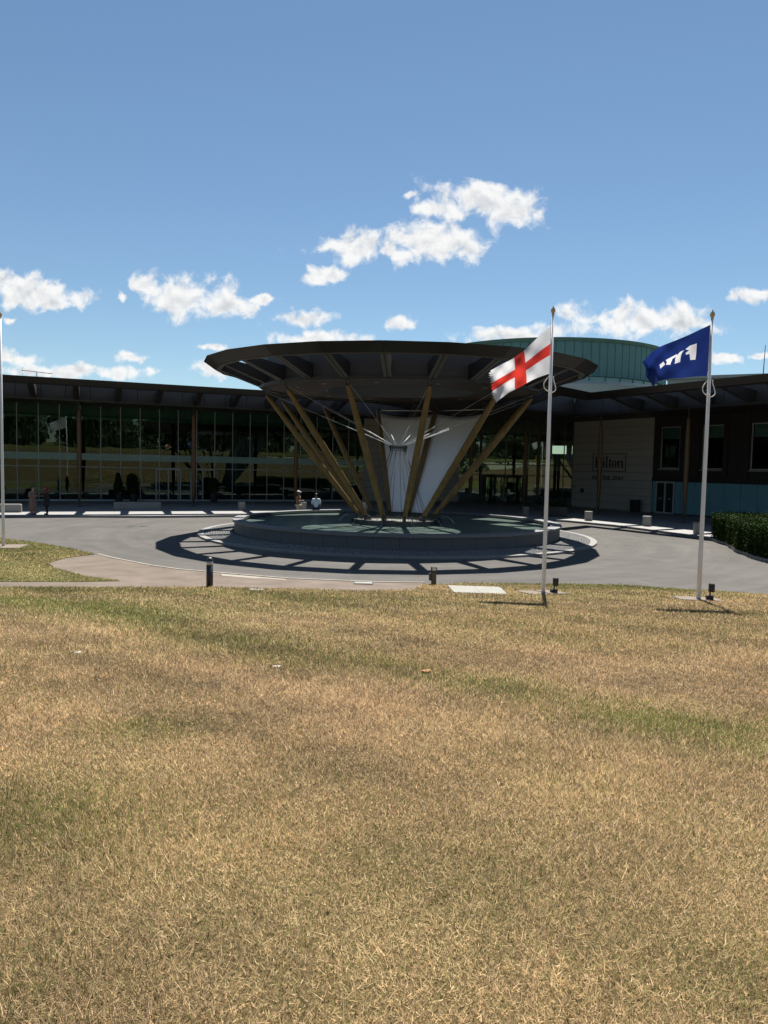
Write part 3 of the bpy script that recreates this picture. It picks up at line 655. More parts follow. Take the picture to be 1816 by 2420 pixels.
for s0 in (8.75, 11.6):             # two pairs of glazed doors
    dr = MB()
    for a in (0, .98, 1.96): dr.para(LW.P(s0+a, LFd-.12, .12), LW.v(.11, 0), LW.v(0, .1), (0, 0, 2.78))
    dr.para(LW.P(s0, LFd-.122, 2.78), LW.v(2.07, 0), LW.v(0, .104), (0, 0, .12)); dr.para(LW.P(s0, LFd-.122, .12), LW.v(2.07, 0), LW.v(0, .104), (0, 0, .1))
    dr.build('door_frame', M['frame'], gw)
fbox(LW, -15.2, 34, LFd+.5, 27, .118, .14).build('interior_floor', M['interior_floor'], gw)
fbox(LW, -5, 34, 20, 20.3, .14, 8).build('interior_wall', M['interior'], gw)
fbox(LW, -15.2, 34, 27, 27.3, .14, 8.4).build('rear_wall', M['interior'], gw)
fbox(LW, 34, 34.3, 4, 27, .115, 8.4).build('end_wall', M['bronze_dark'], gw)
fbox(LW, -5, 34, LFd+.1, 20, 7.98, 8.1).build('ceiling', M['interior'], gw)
fbox(LW, -5, 34, LFd+.12, LFd+.2, 6.75, 7.98).build('bulkhead', M['teal_band'], gw); fbox(LW, -5, 34, LFd+1.6, 20, 3.5, 3.9).build('upper_floor', M['interior'], gw)
for s0, s1 in ((3.2, 7), (14.5, 20.5), (22, 27)):
    m = MB(); n = 60; pts = [LW.P(s0+(s1-s0)*j/n, LFd+1.0+.07*math.sin(j*1.9), 0) for j in range(n+1)]
    m.add([V(q.x, q.y, 4.2) for q in pts]+[V(q.x, q.y, 7.8) for q in pts], [(j, j+1, n+2+j, n+1+j) for j in range(n)]); m.build('curtain', M['curtain'], gw)
for s0 in (-1, 6.9, 14.8, 22.7): MB().tube([LW.P(s0, LFd+.55, .14), LW.P(s0, LFd+.55, 7.98)], .17, 12).build('interior_column', M['teal_band'], gw, True)
for i in range(5):
    q = LW.P(1+i*5.2, LFd+3, 0); t = MB(); t.box((q.x, q.y, .5), (1.6, .8, .5), aL); t.box((q.x, q.y+.3, .9), (1.6, .2, .5), aL); t.build('lobby_sofa', M['interior'], gw)

def panelwall(name, label, fr, s0, s1, d, z0, z1, rows, cols, mat, cat='wall', mirror=False):
    e = empty(name, fr.P((s0+s1)/2, d, .115), label, cat); dz = (z1-z0)/rows; ds = (s1-s0)/cols
    for i in range(rows):
        sh_ = 0
        for j in range(cols):
            fbox(fr, s0+j*ds+.004, s0+(j+1)*ds-.004, d+random.uniform(0, .006), d+.06, z0+i*dz+.011, z0+(i+1)*dz-.011).build('cladding_panel', mat, e)
    fbox(fr, s0, s1, d+.07, d+.35, z0, z1+.3).build('wall_core', M['bronze_dark'], e)
    return e
panelwall('stone_wall', 'beige stone clad wall between glazed wing and entrance glazing, behind the white sheets', LW, -15.2, -5.05, LFd-.05, .12, 7.9, 12, 3, M['limestone'])
hw = panelwall('stone_wall', 'beige stone clad wall carrying the black boxed hotel name', RW, -14.3, -5.3, RFd-.05, .12, 7.9, 12, 3, M['limestone'])
fbox(RW, -13.15, -12.75, RFd-.09, RFd-.062, 1.45, 1.83).build('vent_grille', M['ink'], hw)
fbox(RW, -14.0, -13.9, RFd-.09, RFd-.062, 1.85, 1.98).build('wall_socket', M['ink'], hw)
bin_ = empty('litter_bin', RW.P(-6.3, RFd-.7, .115), 'black upright litter bin against the stone wall with the sign', 'bin')
b_ = fbox(RW, -6.65, -6.0, RFd-1.0, RFd-.45, .12, 1.05).build('body', M['black_metal'], bin_); bevel(b_, .04, 2)
fbox(RW, -6.69, -5.96, RFd-1.04, RFd-.41, 1.05, 1.12).build('lid', M['black_metal'], bin_)
fbox(RW, -6.55, -6.1, RFd-1.012, RFd-.99, .78, .92).build('slot', M['ink'], bin_)

# the sign: boxed serif name and a line of capitals
sg = empty('wall_sign', RW.P(-9.9, RFd-.06, 2.6), 'black boxed serif sign HILTON with FOR THE STAY beneath on beige stone wall', 'sign')
def sp(x, z, d=0.0): return RW.P(x, RFd-.075+d, z)
def sbar(m, x0, x1, z0, z1): m.para(sp(x0, z0), RW.v(x1-x0, 0), RW.v(0, .02), (0, 0, z1-z0))
def spoly(m, pts): m.prism([sp(x, z) for x, z in pts], RW.v(0, .02))
fr_ = MB(); X0, X1, Z0, Z1 = -11.8, -8.03, 3.42, 4.98
sbar(fr_, X0, X1, Z0, Z0+.06); sbar(fr_, X0, X1, Z1-.06, Z1); sbar(fr_, X0, X0+.07, Z0+.06, Z1-.06); sbar(fr_, X1-.07, X1, Z0+.06, Z1-.06); recalc(fr_.build('sign_border', M['ink'], sg))
bz, xh, cap = 3.74, 4.36, 4.70
def stem(m, x, z1, w=.15, slab=True):
    sbar(m, x-w/2, x+w/2, bz+.03, z1); sbar(m, x-w/2-.07, x+w/2+.07, bz, bz+.03)
m = MB(); x = -11.38
for dx in (0, .48):
    sbar(m, x+dx-.085, x+dx+.085, bz+.03, cap-.03)
    for z in (bz, cap-.03): sbar(m, x+dx-.16, x+dx+.16, z, z+.03)
sbar(m, x+.085, x+.395, 4.20, 4.25); recalc(m.build('letter', M['ink'], sg))
m = MB(); x = -10.52; stem(m, x, xh); spoly(m, [(x-.17, xh-.04), (x-.075, xh-.05), (x-.075, xh)]); spoly(m, [(x+.085*math.cos(t), 4.56+.07*math.sin(t)) for t in np.linspace(0, 6.28, 13)[:-1]]); recalc(m.build('letter', M['ink'], sg))
m = MB(); x = -10.16; stem(m, x, cap+.05); spoly(m, [(x-.17, cap+.01), (x-.075, cap), (x-.075, cap+.05)]); recalc(m.build('letter', M['ink'], sg))
m = MB(); x = -9.80; spoly(m, [(x-.075, xh), (x-.075, bz+.12), (x-.03, bz+.02), (x+.06, bz-.01), (x+.19, bz+.04), (x+.19, bz+.08), (x+.11, bz+.07), (x+.075, bz+.14), (x+.075, xh)]); spoly(m, [(x-.17, xh-.05), (x+.18, xh-.05), (x+.18, xh), (x+.075, xh+.001), (x+.075, xh+.2), (x+.03, xh+.2), (x-.08, xh+.03)]); recalc(m.build('letter', M['ink'], sg))
m = MB(); cx, cz = -9.31, (bz+xh)/2; n = 24
out_ = [(cx+.255*math.cos(2*math.pi*i/n), cz+.33*math.sin(2*math.pi*i/n)) for i in range(n)]; in_ = [(cx+.115*math.cos(2*math.pi*i/n), cz+.285*math.sin(2*math.pi*i/n)) for i in range(n)]
vs = [sp(*q) for q in out_]+[sp(*q) for q in in_]+[sp(*q, .02) for q in out_]+[sp(*q, .02) for q in in_]
m.add(vs, [(i, (i+1) % n, n+(i+1) % n, n+i) for i in range(n)]+[(i, (i+1) % n, 2*n+(i+1) % n, 2*n+i) for i in range(n)]+[(n+i, n+(i+1) % n, 3*n+(i+1) % n, 3*n+i) for i in range(n)]); recalc(m.build('letter', M['ink'], sg))
m = MB(); x = -8.86; stem(m, x, xh); spoly(m, [(x-.17, xh-.04), (x-.075, xh-.05), (x-.075, xh)]); x2 = x+.42; stem(m, x2, xh-.14)
spoly(m, [(x+.075, xh-.12), (x+.075, xh-.19), (x+.2, xh-.08), (x2-.075, xh-.14), (x2+.075, xh-.14), (x2+.05, xh-.05), (x2-.06, xh+.01), (x+.24, xh)]); recalc(m.build('letter', M['ink'], sg))
def text_mesh(txt, name, parent, x0, x1, z0, z1, bold=.02, dd=0.0):
    cu = bpy.data.curves.new(name, 'FONT'); cu.body = txt; cu.size = 1; cu.offset = bold; cu.space_character = 1.12
    to = bpy.data.objects.new(name, cu); COL.objects.link(to); dg = bpy.context.evaluated_depsgraph_get(); dg.update()
    me = bpy.data.meshes.new_from_object(to.evaluated_get(dg)); bpy.data.objects.remove(to); bpy.data.curves.remove(cu)
    co_ = np.array([v.co[:] for v in me.vertices]); mn, mx_ = co_.min(0), co_.max(0)
    for v in me.vertices:
        q = sp(x0+(v.co.x-mn[0])/(mx_[0]-mn[0])*(x1-x0), z0+(v.co.y-mn[1])/(mx_[1]-mn[1])*(z1-z0), .004+dd); v.co = q
    me.materials.clear(); return link(name, me, M['ink'], parent)
text_mesh('FOR', 'word', sg, -11.8, -10.95, 2.66, 3.03, .03); text_mesh('THE', 'word', sg, -10.62, -9.72, 2.66, 3.03, .03); text_mesh('STAY', 'word', sg, -9.42, -8.2, 2.66, 3.03, .03); text_mesh('TM', 'trade_mark', sg, -8.16, -8.02, 2.96, 3.03, .02)
text_mesh('R', 'registered_mark', sg, -7.95, -7.88, 4.90, 4.97, .02)

# --- brick wing
bw = empty('brick_wing', RW.P(6, RFd, .115), 'dark brown brick wing with tall windows above teal glass panels', 'building')
def uvwall(o, fr):
    uv = o.data.uv_layers.new(name='UVMap')
    for lp in o.data.loops:
        co_ = o.data.vertices[lp.vertex_index].co; d = Vector((co_.x, co_.y))-fr.o; uv.data[lp.index].uv = (d.dot(fr.es)+d.dot(fr.ed), co_.z)
    return o
win = [-3.72, .08, 4.0, 7.9, 11.8]
edges = [-5.3]+[v for w_ in win for v in (w_-.9, w_+.9)]+[26]
for i in range(0, len(edges)-1, 2): uvwall(fbox(RW, edges[i], edges[i+1], RFd, RFd+.4, 2.95, 7.95).build('brick_pier', M['brick'], bw), RW)
for w_ in win:
    uvwall(fbox(RW, w_-.9, w_+.9, RFd, RFd+.4, 2.95, 3.72).build('brick_apron', M['brick'], bw), RW); uvwall(fbox(RW, w_-.9, w_+.9, RFd, RFd+.4, 7.07, 7.95).build('brick_head', M['brick'], bw), RW)
    e = MB(); e.para(RW.P(w_-.9, RFd+.05, 3.75), RW.v(.07, 0), RW.v(0, .1), (0, 0, 3.32)); e.para(RW.P(w_+.83, RFd+.05, 3.75), RW.v(.07, 0), RW.v(0, .1), (0, 0, 3.32)); e.para(RW.P(w_-.83, RFd+.05, 7.0), RW.v(1.66, 0), RW.v(0, .1), (0, 0, .07)); e.para(RW.P(w_-.83, RFd+.05, 3.75), RW.v(1.66, 0), RW.v(0, .1), (0, 0, .07))
    wo_ = e.build('window', M['frame'], bw); wo_['_w'] = (0, 0, 0)
    fbox(RW, w_-.83, w_+.83, RFd+.09, RFd+.11, 3.82, 7.0).build('pane', M['glass'], wo_)
    fbox(RW, w_-1.0, w_+1.0, RFd-.1, RFd+.05, 3.62, 3.74).build('sill', M['concrete'], wo_)
    fbox(RW, w_-.83, w_+.83, RFd+.25, RFd+.27, 6.1, 7.0).build('sky_reflection_panel', M['cloth_white'], wo_)  # pale panel added to imitate sky reflected in the upper pane
for a, b in ((-1.8, -.95), (1.1, 1.4), (2.6, 3.05), (4.95, 5.5)):
    uvwall(fbox(RW, a, b, RFd-.25, RFd-.003, 3.1, 7.95).build('brick_fin', M['brick'], bw), RW)
fbox(RW, -5.3, 26, RFd-.06, RFd+.4, 2.74, 2.945).build('string_course', M['bronze_dark'], bw)
sT = [-5.28, -4.95]
fbox(RW, -5.28, -4.98, RFd+.05, RFd+.08, .2, 2.7).build('glass_panel', M['teal_panel'], bw)
s_ = -3.1
while s_ < 25:
    n_ = s_+.5 if s_ < -3 else s_+1.27
    fbox(RW, s_+.015, n_-.015, RFd+.05+random.uniform(0, .01), RFd+.08, .2, 2.7).build('glass_panel', M['teal_panel'], bw); s_ = n_
fbox(RW, -5.3, 26, RFd+.1, RFd+.4, .115, 2.74).build('ground_floor_wall', M['frame_dark'], bw)
fbox(RW, -5.3, 26, RFd+.02, RFd+.09, .115, .195).build('plinth', M['frame_dark'], bw)
dr = MB()
for a in (-4.95, -4.1, -3.27): dr.para(RW.P(a, RFd-.01, .13), RW.v(.13, 0), RW.v(0, .1), (0, 0, 2.45))
dr.para(RW.P(-4.95, RFd-.012, 2.58), RW.v(1.81, 0), RW.v(0, .104), (0, 0, .13)); dr.para(RW.P(-4.95, RFd-.012, .13), RW.v(1.81, 0), RW.v(0, .104), (0, 0, .12))
do_ = dr.build('double_door', M['frame'], bw); do_['_w'] = (0, 0, 0)
for a in (-4.82, -3.97):
    fbox(RW, a, a+.7, RFd+.04, RFd+.06, .25, 2.58).build('door_pane', M['frame_dark'], do_); fbox(RW, a+.2, a+.5, RFd+.024, RFd+.036, 1.28, 1.38).build('door_sticker', M['teal_band'], do_)
fbox(RW, -5.3, 26, RFd+.45, RFd+8, 2.8, 2.9).build('upper_floor', M['interior'], bw); fbox(RW, -5.3, 26, RFd+7.7, RFd+8, .14, 8.4).build('rear_wall', M['interior'], bw); fbox(RW, -5.6, -5.3, RFd+.42, RFd+8, .14, 8.4).build('party_wall', M['interior'], bw); fbox(RW, -5.3, 26, RFd+.45, RFd+7.7, 7.95, 8.05).build('ceiling', M['interior'], bw)

# --- entrance glazing with revolving door
en = empty('entrance_glazing', (12.35, 68.4, .115), 'tall black framed entrance glazing with revolving door between stone walls', 'entrance')
ev = (ER-EL); EW = ev.length; ee = ev.normalized(); enn = V(-ee.y, ee.x)
EF = Fr(EL.xy, ee.xy, enn.xy); aE = math.atan2(ee.y, ee.x)
xs = [0, 1.15, 2.35, 4.75, 6.95, 9.0, 10.3, EW]; zs = [.2, 2.87, 3.87, 6.1, 7.9]
for i in range(len(xs)-1):
    for j in range(len(zs)-1):
        if 3.0 < (xs[i]+xs[i+1])/2 < 6.5 and j == 0: continue
        fbox(EF, xs[i]+.04, xs[i+1]-.04, 0, .02, zs[j]+.04, zs[j+1]-.04).build('pane', M['glass_clear'], en)
for x in xs: fbox(EF, x-.04, x+.04, -.06, .08, .115, 7.95).build('mullion', M['frame_dark'], en)
for z in zs[:-1]: 
    fbox(EF, 0, EW, -.04, .06, z-.04, z+.04).build('transom', M['frame_dark'], en)
rd = empty('revolving_door', EF.P(4.75, -.4, .115)); rd.parent = None
tag(rd, 'black framed glass revolving door in the middle of the entrance glazing', 'door')
c_ = EF.P(4.75, -.2, 0)
for z0, z1, nm in ((2.62, 2.9, 'drum_head'), (.12, .2, 'threshold_ring')):
    m = MB(); m.lathe((c_.x, c_.y, 0), [(1.72, z0), (1.78, z0), (1.78, z1), (1.72, z1), (1.72, z0)], 36); recalc(m.build(nm, M['frame_dark'], rd))
for a0 in (20, 110, 200, 290):
    m = MB().lathe((c_.x, c_.y, 0), [(1.75, .2), (1.75, 2.62)], 8, R(a0), R(a0+50)); m.build('curved_pane', M['glass_clear'], rd, True)
    for a in (a0, a0+50): MB().tube([(c_.x+1.75*math.cos(R(a)), c_.y+1.75*math.sin(R(a)), .2), (c_.x+1.75*math.cos(R(a)), c_.y+1.75*math.sin(R(a)), 2.62)], .035, 8).build('drum_post', M['frame_dark'], rd)
    a = R(a0-20); d = V(math.cos(a), math.sin(a)); MB().para(V(c_.x, c_.y, .22)-V(-d.y, d.x)*.01, d*1.68, V(-d.y, d.x)*.02, (0, 0, 2.38)).build('door_wing', M['glass_clear'], rd)
MB().tube([(c_.x, c_.y, .2), (c_.x, c_.y, 2.62)], .06, 10).build('centre_post', pm('brass_post', (.35, .27, .13), .35, metal=.6), rd)
# hall behind the glass: floor, rear wall with a window band onto a sunlit bank
hf = MB().add([tuple(EL.xy)+(.13,), tuple(ER.xy)+(.13,), tuple(EF.P(EW+3, 18, .13)), tuple(EF.P(-6, 18, .13))], [(0, 1, 2, 3)]).build('hall_floor', M['interior_floor'], en)
for a, b, z0, z1 in ((-6, EW+3, .13, 3.7), (-6, EW+3, 6.4, 8.4), (-6, 5.6, 3.7, 6.4), (EW+1.5, EW+3, 3.7, 6.4), (7.3, 7.9, 3.7, 6.4), (9.4, 9.8, 3.7, 6.4)):
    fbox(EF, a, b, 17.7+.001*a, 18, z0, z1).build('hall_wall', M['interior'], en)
fbox(EF, 1, 4.5, 9, 9.4, 2.9, 4.9).build('hanging_screen', M['frame_dark'], en); fbox(EF, 5.2, 6.8, 7, 7.3, 4.6, 6.6).build('hanging_screen', M['frame_dark'], en)
fbox(EF, 2.2, 6.2, 11, 12, .13, 1.2).build('reception_desk', M['interior'], en)
fbox(EF, -1, EW+1, 6, 6.5, 3.4, 3.75).build('gallery_edge', M['teal_band'], en)
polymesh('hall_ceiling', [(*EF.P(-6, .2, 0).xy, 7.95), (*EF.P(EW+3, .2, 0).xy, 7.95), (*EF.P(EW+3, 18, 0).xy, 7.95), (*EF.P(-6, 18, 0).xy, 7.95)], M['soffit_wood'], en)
bank = MB().add([(-30, 101, -.2), (80, 90, -.2), (90, 106, 6.0), (-30, 117, 6.0), (100, 140, 6.4), (-30, 150, 6.4)], [(0, 1, 2, 3), (3, 2, 4, 5)]).build('grass_bank', pm('bank_green', (.045, .085, .010), .8, col2=(.09, .12, .02), scale=1.2, fine=4, bump=.5, bscale=6)); tag(bank, kind='structure')

# --- copper hall behind
ch = empty('copper_hall', (24.65, 113, 0), 'round hall clad in green copper panels rising behind the roof', 'building')
CX, CY = 24.65, 113; n = 96
me_ = ringseg(17.8, 18.0, 16.0, 20.55, .003, 2*math.pi/n-.003, 1).mesh('copper_panel'); me_.materials.append(M['copper'])
ms_ = MB().box((18.01, 0, 18.3), (.06, .04, 4.5)).mesh('standing_seam'); ms_.materials.append(M['copper'])
mw_ = ringseg(17.6, 17.7, 15.05, 15.95, .004, 2*2*math.pi/n-.004, 1).mesh('clerestory_pane'); mw_.materials.append(M['teal_band'])
mb_ = MB().box((17.75, 0, 15.5), (.2, .09, .96)).mesh('window_bar'); mb_.materials.append(M['pale_metal'])
for i in range(n):
    a = i*2*math.pi/n
    if math.sin(a+.05) > .5: continue
    o = inst('copper_panel', me_, (CX, CY, 0), a, ch); recalc(o) if i == 0 else None
    inst('standing_seam', ms_, (CX, CY, 0), a, ch)
    if i % 2 == 0:
        o = inst('clerestory_pane', mw_, (CX, CY, 0), a, ch); recalc(o) if i == 0 else None
        inst('window_bar', mb_, (CX, CY, 0), a, ch)
m = MB().lathe((CX, CY, 0), [(17.5, 20.5), (18.25, 20.5), (18.3, 20.95), (17.0, 21.0), (0.01, 21.4)], 96); recalc(m.build('copper_rim', M['copper_edge'], ch, False))
m = MB().lathe((CX, CY, 0), [(18.0, 16.02), (17.5, 15.96), (17.5, 15.0), (21.5, 14.9), (21.7, 14.5), (21.6, 8.0)], 72); m.build('lower_drum', M['pale_metal'], ch)
fb = empty('roof_storey', (48, 90, 0), 'pale grey flat metal roof storey behind the brick wing eaves', 'building')
m = MB().para((36, 92, 8), (34, -16, 0), (6, 12, 0), (0, 0, 7.3)); m.build('storey_wall', M['pale_metal'], fb)
m = MB().para((35.6, 91.6, 15.3), (34.8, -16.4, 0), (6.4, 12.6, 0), (0, 0, .35)); m.build('roof_edge', M['pale_metal'], fb)

# roof aerials
ae = empty('tv_aerial', (-29.3, 60, 8.55), 'spindly television aerial on the roof of the glazed wing', 'aerial')
MB().tube([(-29.3, 60, 8.5), (-29.3, 60, 10.75)], .03, 6).build('mast', M['steel_dark'], ae); MB().tube([(-30.6, 60, 10.85), (-28.0, 60, 10.6)], .025, 6).build('boom', M['steel_dark'], ae)
for i in range(9): x = -30.5+i*.3; MB().tube([(x, 60-.3, 10.84-.03*i), (x, 60+.3, 10.84-.03*i)], .012, 5).build('element', M['steel_dark'], ae)
for i in range(3): MB().tube([(-30.5, 60, 10.5+.25*i), (-30.25, 59.6, 10.5+.25*i)], .02, 5).build('reflector', M['steel_dark'], ae)
rm = empty('radio_mast', (26.2, 50, 8.55), 'thin whip antenna with side arm on the roof above the brick wing', 'aerial')
MB().tube([(26.2, 50, 8.5), (26.2, 50, 10.2), (26.25, 50, 12.4)], [.04, .035, .02], 6).build('mast', M['steel_dark'], rm); MB().tube([(26.2, 50, 9.15), (27.0, 49.8, 9.2), (27.0, 49.8, 9.4)], .025, 6).build('side_arm', M['steel_dark'], rm)

# ------------------------------------------------------------------ forecourt furniture
def bollard_c(x, y, lab):
    e = empty('concrete_bollard', (x, y, .115), 'squat round concrete bollard '+lab, 'bollard', 'concrete bollards along the pavement')
    m = MB().lathe((x, y, .115), [(.0, 0), (.25, 0), (.255, .02), (.262, .56), (.25, .60)], 28); recalc(m.build('drum', M['concrete'], e, False))
    m = MB().lathe((x, y, .115), [(.25, .6), (.235, .615), (.001, .62)], 28); recalc(m.build('top', M['concrete'], e))
for x, y, l in ((-10.1, 50.3, 'between the glass doors and the fountain'), (-5.9, 51.7, 'between the standing and the sitting person'), (-1.45, 53.8, 'behind the left canopy struts'), (10.35, 51.75, 'in front of the revolving door'), (13.67, 47.35, 'with sunlit top in front of the stone sign wall'), (16.18, 43.57, 'in front of the brick wing doors'), (17.25, 38.82, 'beside the end of the clipped hedge')): bollard_c(x, y, l)
for s0, s1, d, l in ((14.1, 17.2, 1.9, 'before the glass doors'), (22.6, 26.5, -.6, 'beside the two women')):
    e = empty('concrete_bench', LW.P((s0+s1)/2, d, .115), 'low pale concrete block bench '+l, 'bench', 'concrete block benches')
    o = fbox(LW, s0, s1, d, d+.5, .115, .6).build('bench_block', M['concrete'], e); bevel(o, .015)
    fbox(LW, s0+.06, s1-.06, d+.05, d+.45, .602, .625).build('seat_slab', M['concrete_pale'], e)
def leafcloud(name, parent, pts, size, mat, up=.3):
    n = len(pts); c = np.asarray(pts, float); nv = rng.normal(0, 1, (n, 3)); nv[:, 2] += up; nv /= np.linalg.norm(nv, axis=1)[:, None]
    t = np.cross(nv, rng.normal(0, 1, (n, 3))); t /= np.linalg.norm(t, axis=1)[:, None]; b = np.cross(nv, t)
    s = size*rng.uniform(.6, 1.3, n)[:, None]
    v = np.stack([c-t*s, c+b*s*.55, c+t*s, c-b*s*.55], 1).reshape(-1, 3)
    me = bpy.data.meshes.new(name); me.vertices.add(4*n); me.vertices.foreach_set('co', v.ravel()); me.loops.add(4*n); me.loops.foreach_set('vertex_index', np.arange(4*n, dtype=np.int32))
    me.polygons.add(n); me.polygons.foreach_set('loop_start', np.arange(0, 4*n, 4, dtype=np.int32)); me.polygons.foreach_set('loop_total', np.full(n, 4, np.int32)); me.update(); me.validate()
    return link(name, me, mat, parent)
def topiary(x, y, lab, h=2.1, cone=True):
    e = empty('potted_topiary', (x, y, .115), lab, 'potted plant', 'potted trees before the glass'); z = .115
    m = MB().lathe((x, y, z), [(.0, 0), (.26, 0), (.33, .62), (.35, .62), (.35, .68), (.30, .68), (.29, .6), (0, .6)], 20); recalc(m.build('pot', M['plant_pot'], e, False))
    MB().tube([(x, y, z+.55), (x, y, z+h*.7)], [.04, .02], 6).build('trunk', M['post_wood'], e)
    k = 2600; t = rng.random(k)**.7; a = rng.uniform(0, 6.28, k)
    r_ = (.46*(1-t)+.05 if cone else .42*np.sqrt(np.clip(1-(2*t-1)**2, 0, 1))+.05)*np.sqrt(rng.uniform(.35, 1, k))*(1+.16*np.sin(5*a+9*t))
    pts = np.stack([x+r_*np.cos(a), y+r_*np.sin(a), z+.7+(h-.7)*t+rng.normal(0, .03, k)], 1); leafcloud('foliage', e, pts, .05, M['leaf'])
for s0, d, l, h, cone in ((25.5, 11.2, 'tall conical topiary in a black pot behind the two women', 2.4, True), (16.6, 11.5, 'slim conical topiary in a black pot before the glass, next to a rounder one', 2.3, True), (15.5, 11.2, 'rounded bushy topiary in a black pot beside a slim conical one', 2.2, False), (9.1, 11.2, 'rounded topiary in a black pot between the glass double doors', 2.0, False)):
    q = LW.P(s0, d, 0); topiary(q.x, q.y, l, h, cone)
# planter with dark shrub by the entrance
q = V(12.2, 50.6); e = empty('planter', (q.x, q.y, .115), 'black box planter with low green shrub behind the white flagpole', 'planter')
o = MB().box((q.x, q.y, .48), (1.7, .9, .73), R(-15)).build('trough', M['plant_pot'], e); bevel(o, .02)
k = 1500; leafcloud('shrub', e, np.stack([q.x+rng.uniform(-.85, .85, k), q.y+rng.uniform(-.45, .45, k), .85+rng.random(k)**1.5*.35], 1), .05, M['leaf'])
# clipped hedge at the right
HP = [Vector((16.8, 36.3)), Vector((16.38, 33.7)), Vector((15.45, 30.9)), Vector((14.98, 28.2)), Vector((15.2, 24.3)), Vector((17.1, 20))]
e = empty('clipped_hedge', (18, 30, .115), 'big clipped box-shaped dark green hedge along the kerb', 'hedge')
def hedge_in(i_t, w): 
    k = min(int(i_t), len(HP)-2); f_ = i_t-k; p_ = HP[k].lerp(HP[k+1], f_); d = (HP[k+1]-HP[k]).normalized(); return p_+Vector((-d.y, d.x))*w
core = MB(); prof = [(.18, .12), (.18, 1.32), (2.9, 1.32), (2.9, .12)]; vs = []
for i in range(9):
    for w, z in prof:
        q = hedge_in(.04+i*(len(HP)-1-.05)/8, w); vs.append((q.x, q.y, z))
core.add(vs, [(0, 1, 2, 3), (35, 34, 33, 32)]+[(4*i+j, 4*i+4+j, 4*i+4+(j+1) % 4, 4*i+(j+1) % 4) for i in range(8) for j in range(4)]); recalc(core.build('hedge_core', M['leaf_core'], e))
pts = []
for i in range(42000):
    t = random.random()*(len(HP)-1.02); u_ = random.random()
    lump = .07*math.sin(t*9)+.06*math.sin(t*23+1)
    if u_ < .52: w = random.uniform(0, 3.1); z = 1.36+lump*.8+random.gauss(0, .055)-max(0, .3-w)*.35
    elif u_ < .92: w = .12-random.random()**2*.16+lump*.5; z = random.uniform(.14, 1.42)
    else: t = random.uniform(-.02, .05); w = random.uniform(0, 3.0); z = random.uniform(.14, 1.4)
    q = hedge_in(max(t, 0), w); d = (HP[0]-HP[1]).normalized()
    if u_ >= .92: q = q+d*random.uniform(-.05, .08)
    pts.append((q.x+random.gauss(0, .03), q.y+random.gauss(0, .03), z))
leafcloud('foliage', e, pts, .045, M['leaf'])

# ------------------------------------------------------------------ flagpoles and flags
def pole(x, y, zt, lab, flag_dir=-1):
    z0 = gh(x, y)+.03
    e = empty('flagpole', (x, y, z0), lab, 'flagpole', 'white flagpoles on the lawn')
    m = MB().tube([(x, y, z) for z in (z0-.05, z0+1.2, z0+4, zt-.12)], [.056, .053, .044, .028], 16).build('shaft', M['white_paint'], e, True)
    m = MB().lathe((x, y, zt-.13), [(.03, 0), (.038, .02), (.025, .035), (.045, .07), (.062, .12), (.045, .165), (.015, .2), (.012, .235), (.001, .24)], 16); m.build('finial', M['gold'], e, True)
    MB().tube([(x-.05, y-.02, z) for z in (zt-.25, zt-1.4, z0+1.2)], .006, 5).build('halyard', M['rope'], e)
    return e, z0
FPX, FPY, FPT = 4.16, 18.2, 7.45
BPX, BPY, BPT = 7.78, 17.31, 7.24
pole(FPX, FPY, FPT, 'white flagpole flying the red cross flag, floodlight at its foot'); pole(BPX, BPY, BPT, 'white flagpole flying the blue flag, beyond the red cross flag'); pole(-14.74, 27.4, 8.9, 'white flagpole standing on the green verge beside the two women')
def ropeloop(name, x, y, z, lab, w=.14, h=.42):
    pts = [(x-.06, y-.08, z), (x-.06-w*.9, y-.09, z-h*.45), (x-.06-w*.7, y-.10, z-h*.8), (x, y-.10, z-h), (x+w*.75, y-.10, z-h*.86), (x+w*.7, y-.09, z-h*.6), (x+.055, y-.08, z-h*.25), (x+.05, y-.07, z-.02)]
    sm = []
    for i in range(len(pts)-1):
        p0 = Vector(pts[max(i-1, 0)]); p1 = Vector(pts[i]); p2 = Vector(pts[i+1]); p3 = Vector(pts[min(i+2, len(pts)-1)])
        for t in np.linspace(0, 1, 5)[:-1]: sm.append(.5*((2*p1)+(p2-p0)*t+(2*p0-5*p1+4*p2-p3)*t*t+(3*p1-p0-3*p2+p3)*t**3))
    sm.append(Vector(pts[-1])); o = MB().tube(sm, .012, 7).build(name, M['rope'], None, True); return tag(o, lab, 'rope', 'weighted rope loops below the flags')
ropeloop('rope_loop', FPX, FPY, 5.80, 'white rope loop hanging below the red cross flag'); ropeloop('rope_loop', BPX, BPY, 5.68, 'white rope loop hanging below the blue flag')
def interp(P_, t):
    n = len(P_)-1; x = t*n; i = min(int(x), n-1); f_ = x-i
    p0 = P_[max(i-1, 0)]; p1 = P_[i]; p2 = P_[i+1]; p3 = P_[min(i+2, n)]
    return .5*((2*p1)+(p2-p0)*f_+(2*p0-5*p1+4*p2-p3)*f_*f_+(3*p1-p0-3*p2+p3)*f_**3)
def flagmesh(top, bot, wav, nu=60, nv=40):
    top = [np.array(q, float) for q in top]; bot = [np.array(q, float) for q in bot]; vs = []
    def S(u, v):
        q = interp(top, u)*(1-v)+interp(bot, u)*v; return (q[0], wav(u, v), q[1])
    return S
